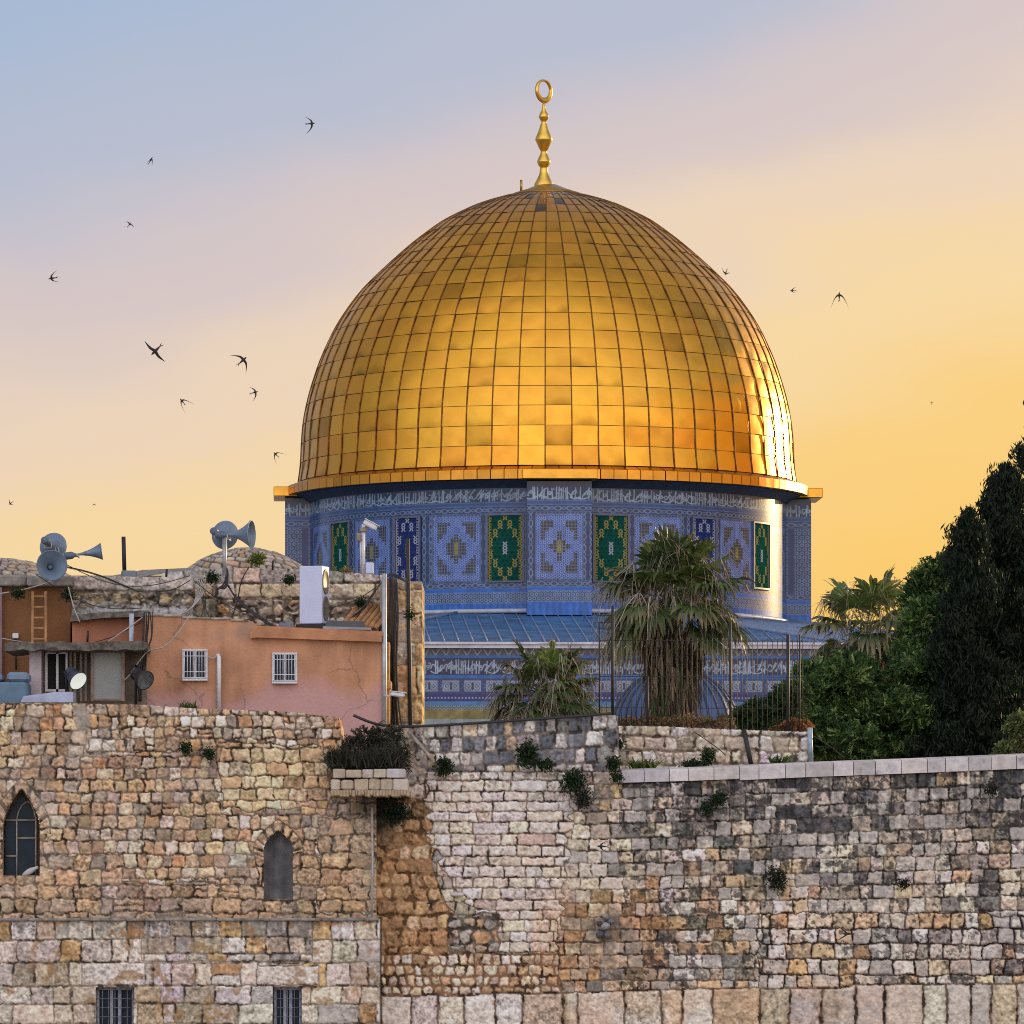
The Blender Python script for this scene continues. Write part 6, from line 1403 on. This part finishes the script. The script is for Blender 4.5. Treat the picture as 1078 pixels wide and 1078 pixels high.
# ---- broadleaf trees and conifers
def spray_tree(name, label, cat, base, blobs, nspray, seed, cols, leaf=.055, nl=14, spl_=.30, group=None, trunk_r=.16, up=.35):
    """blobs: (centre, radii, weight). Each spray is a short feathery twig of paired leaves"""
    r = np.random.RandomState(seed); t_ = thing(name, base, label, cat, group); fo = Fol(); mb = MB()
    wts = np.array([b[2] for b in blobs], float); wts /= wts.sum(); ch = r.choice(len(blobs), nspray, p=wts)
    C0 = np.array([b[0] for b in blobs])[ch]; RR = np.array([b[1] for b in blobs])[ch]
    dv = rdir(r, nspray); rad = r.uniform(.25, 1, nspray) ** .45
    # ragged outline
    lump = 1 + .22 * np.sin(dv[:, 0] * 7 + ch * 1.7) * np.sin(dv[:, 2] * 6 + ch) + .12 * r.randn(nspray)
    cen = C0 + dv * RR * (rad * lump)[:, None]
    ax = unit(dv + np.array([0, 0, up]) + r.randn(nspray, 3) * .45); sd = unit(np.cross(ax, r.randn(nspray, 3)))
    cc = np.array(cols)[r.randint(0, len(cols), nspray)] * r.uniform(.6, 1.4, (nspray, 1))
    for k in range(nl):
        f = (k // 2 + .5) / (nl / 2); sg = 1 if k % 2 else -1
        p = cen + ax * (spl_ * (f - .3)) + sd * (sg * leaf * .9 * (1 - .4 * f)); p[:, 2] -= .06 * f * f
        la = unit(sd * sg + ax * .8 + r.randn(nspray, 3) * .25); lb = unit(np.cross(la, r.randn(nspray, 3)))
        fo.quads(p, la * leaf, lb * leaf * .42, cc * r.uniform(.75, 1.25, (nspray, 1)))
    top = np.average(np.array([b[0] for b in blobs]), axis=0)
    b0 = Vector(base); mb.tube(spl([b0, b0.lerp(Vector(top), .4) + Vector((.1, 0, 0)), b0.lerp(Vector(top), .75)]), trunk_r, 10, trunk_r * .6)
    fork = b0.lerp(Vector(top), .6)
    for (c, rr_, w) in blobs: mb.tube(spl([fork, fork.lerp(Vector(c), .5) + Vector((0, 0, .15)), Vector(c) + Vector((0, 0, rr_[2] * .4))]), trunk_r * .3, 7, .012)
    mb.build('trunk', M_bark, t_); fo.build('crown', t_); return t_
def B(px, py, Y, rx, ry, w, dep=None):
    s = F / Y; return (tuple(P(px, py, Y)), np.array([rx / s, (dep or rx) / s, ry / s]), w)
TG = [(.052, .11, .030), (.088, .16, .040), (.030, .070, .022), (.20, .28, .085)]
Yt = 138.0
rb = random.Random(88); blobs = []
def tree_top(x): return float(np.interp(x, [830, 845, 870, 900, 930, 955, 975, 1000, 1020], [702, 690, 700, 684, 672, 655, 622, 615, 640]))
for k in range(84):
    x = rb.uniform(842, 988); y0 = tree_top(x); y = y0 + 10 + (790 - y0) * rb.random() ** .9; blobs.append(B(x, y, Yt + rb.uniform(-1.6, 2.2), rb.uniform(14, 25), rb.uniform(8, 14), rb.uniform(.6, 1.3)))
spray_tree('broadleaf_tree', 'spreading feathery green tree right of the fence, its crown reaching the dark conifers', 'tree', (PX(930, Yt), Yt, 2.6), blobs, 15000, 21, TG, leaf=.06, spl_=.36, up=.7)
spray_tree('broadleaf_tree', 'smaller feathery tree standing between the ragged palm and the dark conifers', 'tree', (PX(985, 145), 145.0, 2.6),
    [B(985, 612, 145, 24, 22, 1.2), B(1003, 596, 145, 16, 14, .7), B(972, 630, 145, 22, 18, 1), B(1000, 640, 145, 26, 26, 1.2), B(1005, 690, 146, 30, 40, 1)], 2600, 22, TG)
spray_tree('shrub', 'low green shrub growing behind the fence at its right end', 'shrub', (PX(812, 116), 116.0, 2.6), [B(800, 752, 116, 24, 14, 1.2), B(826, 742, 116, 18, 20, 1), B(842, 732, 116.5, 12, 14, .7), B(785, 757, 116, 12, 9, .6)], 1500, 23, [(.028, .060, .018), (.045, .08, .03), (.02, .045, .02)], leaf=.035, spl_=.2, trunk_r=.05)
spray_tree('shrub', 'orange flowering scrub at the foot of the fence, right end', 'shrub', (PX(838, 112.9), 112.9, 2.8), [B(838, 764, 112.9, 14, 7, 1), B(822, 768, 112.9, 8, 4, .5)], 420, 24, [(.42, .16, .05), (.30, .14, .05), (.12, .10, .03)], leaf=.03, spl_=.12, trunk_r=.02)
spray_tree('shrub', 'dry pinkish scrub along the foot of the fence below the tall palm', 'shrub', (PX(715, 112.8), 112.8, 2.8), [B(x, 760, 112.8, 12, 5 + 3 * (i % 2), 1) for i, x in enumerate((662, 684, 702, 722, 742, 762))], 700, 25, [(.30, .20, .12), (.34, .17, .08), (.16, .13, .06), (.10, .12, .04)], leaf=.022, spl_=.14, trunk_r=.015)
spray_tree('shrub', 'pale green shrub behind the coping at the far right edge', 'shrub', (PX(1072, 111.9), 111.9, 2.6), [B(1076, 763, 111.9, 14, 12, 1.3), B(1058, 789, 111.9, 9, 6, .5), B(1092, 775, 111.9, 18, 20, 1)], 420, 26, [(.14, .17, .06), (.20, .22, .09), (.09, .12, .04)], leaf=.045, spl_=.2, trunk_r=.03)
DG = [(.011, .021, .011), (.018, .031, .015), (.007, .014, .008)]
def conifer(px, ytop, Yc, hwb, seed, label, n=9000, ybot=830):
    r = np.random.RandomState(seed); s = F / Yc; base = (PX(px, Yc), Yc, 2.6); t_ = thing('conifer', base, label, 'tree', 'dark conifers'); zt = PZ(ytop, Yc); H = zt - 2.6; Rb = hwb / s
    mb = MB(); mb.tube([base, (base[0], base[1], zt - .3)], .20, 9, .02)
    nb_ = 70; bz = r.uniform(.02, .97, nb_); baz = r.uniform(0, 2*math.pi, nb_); brr = Rb * (1 - bz) ** .80 * r.uniform(.65, 1.12, nb_)
    tips = np.stack([base[0] + brr * np.cos(baz), base[1] + brr * np.sin(baz), 2.6 + bz * H + .55 * (1 - bz)], -1)
    roots = np.stack([np.full(nb_, base[0]), np.full(nb_, base[1]), 2.6 + bz * H - .3], -1)
    for a, b in zip(roots[:34], tips[:34]): mb.tube([a, tuple((np.array(a) + b) / 2 - np.array([0, 0, .08])), tuple(b)], .035, 5, .008)
    mb.build('trunk', M_bark, t_)
    fo = Fol(); bi = r.randint(0, nb_, n); f = r.uniform(.12, 1.0, n) ** .7
    cen = roots[bi] + (tips[bi] - roots[bi]) * f[:, None] + r.randn(n, 3) * (.13 + .10 * (1 - f))[:, None]
    cen = np.concatenate([cen, np.stack([base[0] + r.randn(500) * .06, base[1] + r.randn(500) * .06, zt - r.uniform(-.1, 1.1, 500) ** 1.0], -1)])
    m = len(cen); ax = unit(np.stack([r.randn(m) * .45, r.randn(m) * .45, np.ones(m)], -1)); ln = r.uniform(.05, .12, m)[:, None]
    cc = np.array(DG)[r.randint(0, 3, m)] * r.uniform(.6, 1.5, (m, 1))
    for k in range(3):
        sd = unit(np.cross(ax, r.randn(m, 3))); fo.quads(cen + r.randn(m, 3) * .04, unit(ax + sd * .35) * ln, sd * .026, cc)
    fo.build('crown', t_); return t_
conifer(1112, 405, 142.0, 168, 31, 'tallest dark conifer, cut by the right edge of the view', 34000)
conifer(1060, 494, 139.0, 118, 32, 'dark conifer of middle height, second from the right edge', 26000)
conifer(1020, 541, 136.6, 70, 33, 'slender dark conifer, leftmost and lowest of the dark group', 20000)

# ---- plants rooted in the masonry
def clump(px, py, Yp, rx, ry, seed, label, name='caper_bush', cat='bush', n=220, cols=((.022, .045, .018), (.035, .06, .022)), leaf=.032, hang=.4, stems=6, grp=None):
    r = np.random.RandomState(seed); s = F / Yp; c = np.array(P(px, py, Yp)); t_ = thing(name, P(px, py + ry * .6, Yp), label, cat, grp); fo = Fol(); mb = MB()
    dv = rdir(r, n); rad = r.uniform(.1, 1, n) ** .6 * (1 + .3 * np.sin(dv[:, 0] * 5 + seed) * np.sin(dv[:, 2] * 6))
    p = c + dv * rad[:, None] * np.array([rx / s, min(rx / s * .7, .28), ry / s]); p[:, 1] = np.minimum(p[:, 1], Yp + .25)
    p[:, 2] -= hang * .1 * r.rand(n)
    a = unit(dv + np.array([0, -.3, .3]) + r.randn(n, 3) * .5); b = unit(np.cross(a, r.randn(n, 3))); cc = np.array(cols)[r.randint(0, len(cols), n)] * r.uniform(.6, 1.5, (n, 1))
    for k in range(3): q = p + r.randn(n, 3) * leaf * 1.1; fo.quads(q, unit(a + r.randn(n, 3) * .4) * leaf, b * leaf * .6, cc * r.uniform(.8, 1.2, (n, 1)))
    root = c + np.array([0, .1, 0])
    for i in range(stems): mb.tube([tuple(root), tuple((root + p[i]) / 2), tuple(p[i])], .008, 5, .004)
    mb.build('stems', M_bark, t_); fo.build('leaves', t_); return t_
clump(604, 822, 109.75, 14, 13, 41, 'dark straggling bush spilling over the end of the cream stone patch', n=330)
clump(614, 838, 109.75, 9, 14, 57, 'lower dark tail of scrub hanging beneath the straggling bush', n=170, cols=((.02, .03, .018), (.05, .05, .045)))
clump(467, 806, 109.75, 8, 8.5, 42, 'small round dark green bush on the parapet beside the slanting pipe', n=260)
clump(555, 793, 109.75, 8, 12, 43, 'upright leafy bush on the dark parapet blocks', n=170, leaf=.05)
clump(573, 804, 109.8, 8, 5, 44, 'small low sprig right of the upright bush on the parapet', n=60, leaf=.045)
clump(745, 796, 111.8, 6, 10, 45, 'dark green bush against the cream parapet behind the coping', n=150)
clump(731, 803, 111.7, 14, 5, 46, 'low dark growth along the coping below the cream parapet', n=150)
clump(645, 803, 109.7, 7, 7, 47, 'dark round bush at the corner where the coping begins', n=150)
clump(649, 817, 109.7, 6, 5, 58, 'small dark sprig hanging just under the first coping stone', n=80)
clump(757, 840, 109.75, 8, 7, 48, 'right-hand of the two small bushes side by side on the grey wall', n=180)
clump(744, 850, 109.75, 6, 7, 49, 'left-hand of the two small bushes side by side on the grey wall', n=130)
clump(818, 924, 109.75, 11, 13, 50, 'dark bush in the middle of the grey wall with trailing stems', n=200, cols=((.016, .026, .014), (.03, .04, .02)))
clump(951, 929, 109.78, 7, 4, 59, 'tiny dark tuft low in a joint of the grey wall right of centre', n=60, cols=((.016, .026, .014), (.03, .04, .02)))
clump(1044, 830, 109.78, 8, 9, 60, 'dark weed growing near the top right of the grey wall', n=70, cols=((.018, .024, .016), (.04, .04, .032)))
clump(196, 786, 109.3, 5, 6, 51, 'left of two small dark tufts high on the rubble wall', n=90)
clump(220, 792, 109.3, 5, 5, 52, 'right of two small dark tufts high on the rubble wall', n=90)
clump(652, 783, 112.0, 4, 6, 61, 'small green sprig at the left end of the cream parapet', n=60, cols=((.04, .09, .02),))
clump(19, 624, 115.6, 6, 6, 62, 'dark weed growing from the top of the brown wall left of the ladder', n=90)
clump(70, 625, 115.6, 6, 5, 63, 'dark weed at the corner of the brown wall right of the ladder', n=90)
clump(223, 607, 116.9, 7, 6, 64, 'dark weed beside the loudspeaker post on the stone parapet', n=100)
clump(271, 588, 117.9, 9, 6, 53, 'yellow-green tuft growing on the right-hand flagged dome', n=200, cols=((.16, .19, .03), (.09, .13, .03)), leaf=.03)
clump(305, 609, 116.9, 7, 4, 65, 'small dark plant on the cap stones left of the pale casing', n=80)
clump(380, 634, 116.7, 6, 5, 66, 'weed growing from the stone block above the timber boards', n=80)
clump(432, 645, 115.3, 5, 8, 67, 'small dark weed clinging to the black pole', n=60)
clump(365, 600, 116.9, 8, 3, 68, 'low dry yellow growth on the cap stones below the green window', n=80, cols=((.25, .20, .10), (.14, .13, .06)), leaf=.02)
def grass(px, py, Yp, wpx, hpx, n, seed, label, cols, name='grass_tuft', cat='grass', lean=.35, w=.012, drop=0.0, dep=.25):
    r = np.random.RandomState(seed); s = F / Yp; fo = Fol(); k = 5; u = np.linspace(0, 1, k)
    b = np.stack([PX(px, Yp) + r.uniform(-.5, .5, n) * wpx / s, Yp + r.uniform(-dep, dep, n), np.full(n, PZ(py, Yp)) + r.uniform(-.03, .03, n)], -1)
    d = unit(np.stack([r.randn(n) * lean, r.randn(n) * lean * .7 - .05, np.ones(n)], -1)); Ln = hpx / s * r.uniform(.5, 1.1, n)
    pos = b[:, None] + d[:, None] * (u[None, :, None] * Ln[:, None, None]); pos[..., 2] -= (u ** 2)[None] * (Ln * (.25 + drop) * r.rand(n))[:, None]; pos[..., :2] += (d[:, None, :2] * (u ** 2)[None, :, None] * Ln[:, None, None] * .5)
    W_ = unit(np.cross(d, r.randn(n, 3)))[:, None] * (w * (1 - .85 * u))[None, :, None]; cc = np.array(cols)[r.randint(0, len(cols), n)] * r.uniform(.6, 1.4, (n, 1))
    fo.strips(pos, W_, np.repeat(cc[:, None], k, 1)); o = fo.build(name, None, loc=P(px, py, Yp)); tag(o, label, cat); return o
grass(676, 810, 111.3, 26, 16, 90, 71, 'bright green spiky plant growing above the coping', [(.09, .16, .03), (.05, .10, .02), (.16, .20, .05)], name='spiky_plant', cat='plant', lean=.55, w=.022)
grass(822, 803, 111.4, 24, 11, 70, 72, 'green spiky plant near the right end of the cream parapet', [(.06, .10, .03), (.04, .07, .02)], name='spiky_plant', cat='plant', lean=.6, w=.02)
grass(199, 746, 110.2, 18, 10, 90, 73, 'small green tuft on top of the rubble wall under the first window', [(.05, .09, .02), (.09, .12, .03)], lean=.5)
grass(386, 808, 109.3, 80, 27, 700, 74, 'mass of dry grey-green grass on the stone ledge', [(.055, .05, .035), (.035, .04, .026), (.09, .078, .055), (.03, .036, .022)], lean=.3, dep=.45, w=.014)
spray_tree('dry_shrub', 'dry dark shrub standing behind the grass on the stone ledge', 'shrub', P(388, 808, 109.6), [B(370, 790, 109.6, 14, 13, .8), B(402, 784, 109.6, 18, 20, 1), B(386, 776, 109.6, 14, 10, .5), B(424, 798, 109.5, 6, 12, .4), B(360, 798, 109.4, 10, 8, .5), B(415, 772, 109.6, 8, 8, .3)], 750, 75, [(.028, .034, .022), (.045, .05, .032), (.075, .068, .05)], leaf=.026, spl_=.18, trunk_r=.02)
clump(416, 854, 109.7, 17, 13, 76, 'dark green bush hanging under the right end of the stone ledge', n=420, cols=((.022, .045, .022), (.014, .028, .016)), leaf=.028)
clump(352, 797, 109.0, 8, 6, 77, 'dark scrub hanging over the left end of the stone ledge', n=140, cols=((.03, .035, .022), (.045, .045, .03)))
# bronze thing in the damp hole of the wall: a dark jutting stone
mb = MB(); r_ = random.Random(31)
for (x, y, w, h, c) in ((632, 984, 8, 7, (.10, .10, .115)), (640, 985, 7, 6, (.16, .155, .16)), (637, 975, 9, 7, (.36, .35, .38)), (643, 970, 6, 6, (.20, .195, .20)), (631, 972, 6, 5, (.07, .07, .075)), (638, 966, 7, 4, (.30, .28, .27))):
    Mr = Matrix.Translation(P(x, y, 109.92)) @ Matrix.Rotation(r_.uniform(-.35, .35), 4, 'Y') @ Matrix.Rotation(r_.uniform(-.5, .5), 4, 'Z') @ Matrix.Rotation(r_.uniform(-.3, .3), 4, 'X'); hw, hh = w * .009, h * .009
    mb.box(-hw, hw, -.09, .14, -hh, hh, Mr, c, bev=.045)
tag(mb.build('broken_stone', M_stone, loc=P(637, 991, 109.9)), 'cluster of dark broken stone jutting from the damp patch of the wall', 'stone')
mb = MB(); mb.box(PX(474, 109.8), PX(488, 109.8), 109.74, 110.1, PZ(943.5, 109.8), PZ(939.5, 109.8), bev=.02, col=(.55, .52, .52)); tag(mb.build('jutting_stone', M_coping, loc=P(481, 944, 109.8)), 'small pale stone jutting from the left edge of the cream patch', 'stone')

# ================================================================== BIRDS
M_bird = mat('dark_plumage', (.022, .018, .016), rough=.7, var=.3, vscale=20)
def swift(px, py, span_px, heading, roll, label, span=.40, sweep=.34, flap=.18, Yb_=None, squeeze=1.0):
    """heading: direction of the head in the picture plane, degrees anticlockwise from right; the bird shows its belly, rolled by roll"""
    span = span * .9 if Yb_ else span; Yb_ = Yb_ or span / (span_px * .9) * F; mb = MB(); vs = []; fs = []
    # body rings along local y (head +), wings along x
    prof = [(-.105, .004), (-.07, .012), (-.03, .019), (.01, .022), (.04, .018), (.062, .011), (.078, .003)]
    n = 8
    for (y, r) in prof:
        for k in range(n): a = 2 * math.pi * k / n; vs.append((r * math.cos(a), y, r * .9 * math.sin(a)))
    for i in range(len(prof) - 1):
        for k in range(n): j = (k + 1) % n; fs.append((i*n+k, i*n+j, (i+1)*n+j, (i+1)*n+k))
    fs += [tuple(range(n - 1, -1, -1)), tuple(range((len(prof)-1)*n, len(prof)*n))]
    for sx in (1, -1):
        b = len(vs); m = 9
        for i in range(m):
            u = i / (m - 1); x = sx * (.008 + u * span / 2); le = .024 + .024 * math.sin(min(u * 3, 1.57)) - sweep * .40 * u ** 1.7; ch = .042 * (1 - u ** 1.6) + .003; z = flap * span * .5 * u ** 1.3; th = .006 * (1 - u) + .0015
            vs += [(x, le, z + th), (x, le - ch, z + th * .5), (x, le - ch, z - th * .5), (x, le, z - th)]
        for i in range(m - 1):
            for q in range(4): fs.append((b+i*4+q, b+i*4+(q+1) % 4, b+(i+1)*4+(q+1) % 4, b+(i+1)*4+q))
        fs.append((b+(m-1)*4, b+(m-1)*4+1, b+(m-1)*4+2, b+(m-1)*4+3))
        b = len(vs); vs += [(sx*.002, -.09, .004), (sx*.012, -.10, .004), (sx*.026, -.155, .002), (sx*.002, -.115, .003), (sx*.002, -.09, -.004), (sx*.012, -.10, -.004), (sx*.026, -.155, -.002), (sx*.002, -.115, -.003)]
        fs += [(b, b+1, b+2, b+3), (b+7, b+6, b+5, b+4), (b, b+4, b+5, b+1), (b+1, b+5, b+6, b+2), (b+2, b+6, b+7, b+3)]
    # local (x,y,z) -> picture plane: y to heading, x across, z away from us
    h = R(heading); hd = Vector((math.cos(h), 0, math.sin(h))); ac = Vector((math.sin(h), 0, -math.cos(h))); aw = Vector((0, 1, 0))
    M = Matrix((ac, hd, aw)).transposed().to_4x4(); M = M @ Matrix.Rotation(R(roll), 4, 'Y')
    c = P(px, py, Yb_); mb.add([M @ Vector(v) + c for v in vs], fs, True)
    o = mb.build('swift', M_bird, loc=c); tag(o, label, 'bird', 'swifts in flight'); return o
swift(163.5, 369.5, 33, 225, 8, 'largest swift, wings spread in a straight diagonal line, left of the dome', sweep=.10)
swift(256, 379, 27, 42, -12, 'swift with angled wings and forked tail, upper of the pair nearest the dome at left', sweep=.42)
swift(268.5, 413, 19, 15, 25, 'small swift with bowed wings, lower of the pair nearest the dome at left', sweep=.38)
swift(191.5, 422, 18, 130, 35, 'swift with wings folded back in a narrow V, left of the dome', sweep=.9)
swift(290, 478, 16, 135, 10, 'swift bent like a hook just left of the golden cornice', sweep=.75)
swift(328, 130, 21, 5, 10, 'swift banking upright high in the sky left of the finial', sweep=.5, flap=.5)
swift(159, 168, 12, 60, 60, 'small pale-looking swift high at the upper left', sweep=.5, Yb_=150)
swift(136.5, 236, 13, 52, 20, 'thin diagonal swift seen edge-on at the upper left', sweep=.10)
swift(54.5, 293, 13, 190, 50, 'compact swift nearest the left edge of the sky', sweep=.5, Yb_=130)
swift(11, 530, 7, 215, 50, 'tiny swift at the left edge above the round loudspeakers', sweep=.3, Yb_=230)
swift(99, 531, 4.5, 90, 30, 'tiniest dark swift above the loudspeakers at left', sweep=.4, Yb_=420)
swift(764, 287.5, 12, 250, 40, 'small swift almost touching the right slope of the dome', sweep=.4, Yb_=180)
swift(834, 306, 9, 180, 60, 'very small swift between the dome and the arrow-winged bird', sweep=.5, Yb_=200)
swift(883.5, 311, 21, 90, 15, 'swift with wings in a wide arrowhead right of the dome', sweep=.85)
swift(981, 424, 4.5, 0, 30, 'tiniest dark swift in the orange sky at right', sweep=.3, Yb_=420)
swift(891.5, 983, 19, 178, 8, 'dark swift crossing the lower right of the great wall', sweep=-.45, Yb_=100, span=.32)
swift(633, 891, 14, 178, 8, 'dark swift flying close to the grey wall right of the cream patch', sweep=.5, Yb_=106, span=.24)
swift(453.5, 950, 17, 200, 10, 'dark swift over the brown-stained part of the wall', sweep=.08, Yb_=106, span=.29)
# a white dove on the window sill
mb = MB(); c = P(31, 917.5, 109.72)
mb.lathe([(0, -.16), (.03, -.13), (.055, -.04), (.06, .03), (.045, .09), (.03, .12), (.034, .15), (.028, .18), (0, .195)], 14, Matrix.Translation(c) @ Matrix.Rotation(R(62), 4, 'Y'), (.62, .60, .60))
mb.lathe([(.008, .19), (0, .22)], 8, Matrix.Translation(c) @ Matrix.Rotation(R(62), 4, 'Y'), (.2, .15, .12))
for sg in (-1, 1): mb.tube([c + Vector((0, sg * .02, -.03)), c + Vector((.01, sg * .02, -.085))], .006, 5, col=(.4, .15, .12))
tag(mb.build('dove', M_coping, loc=c + Vector((0, 0, -.09))), 'white dove perched on the sill of the barred arch window', 'bird')
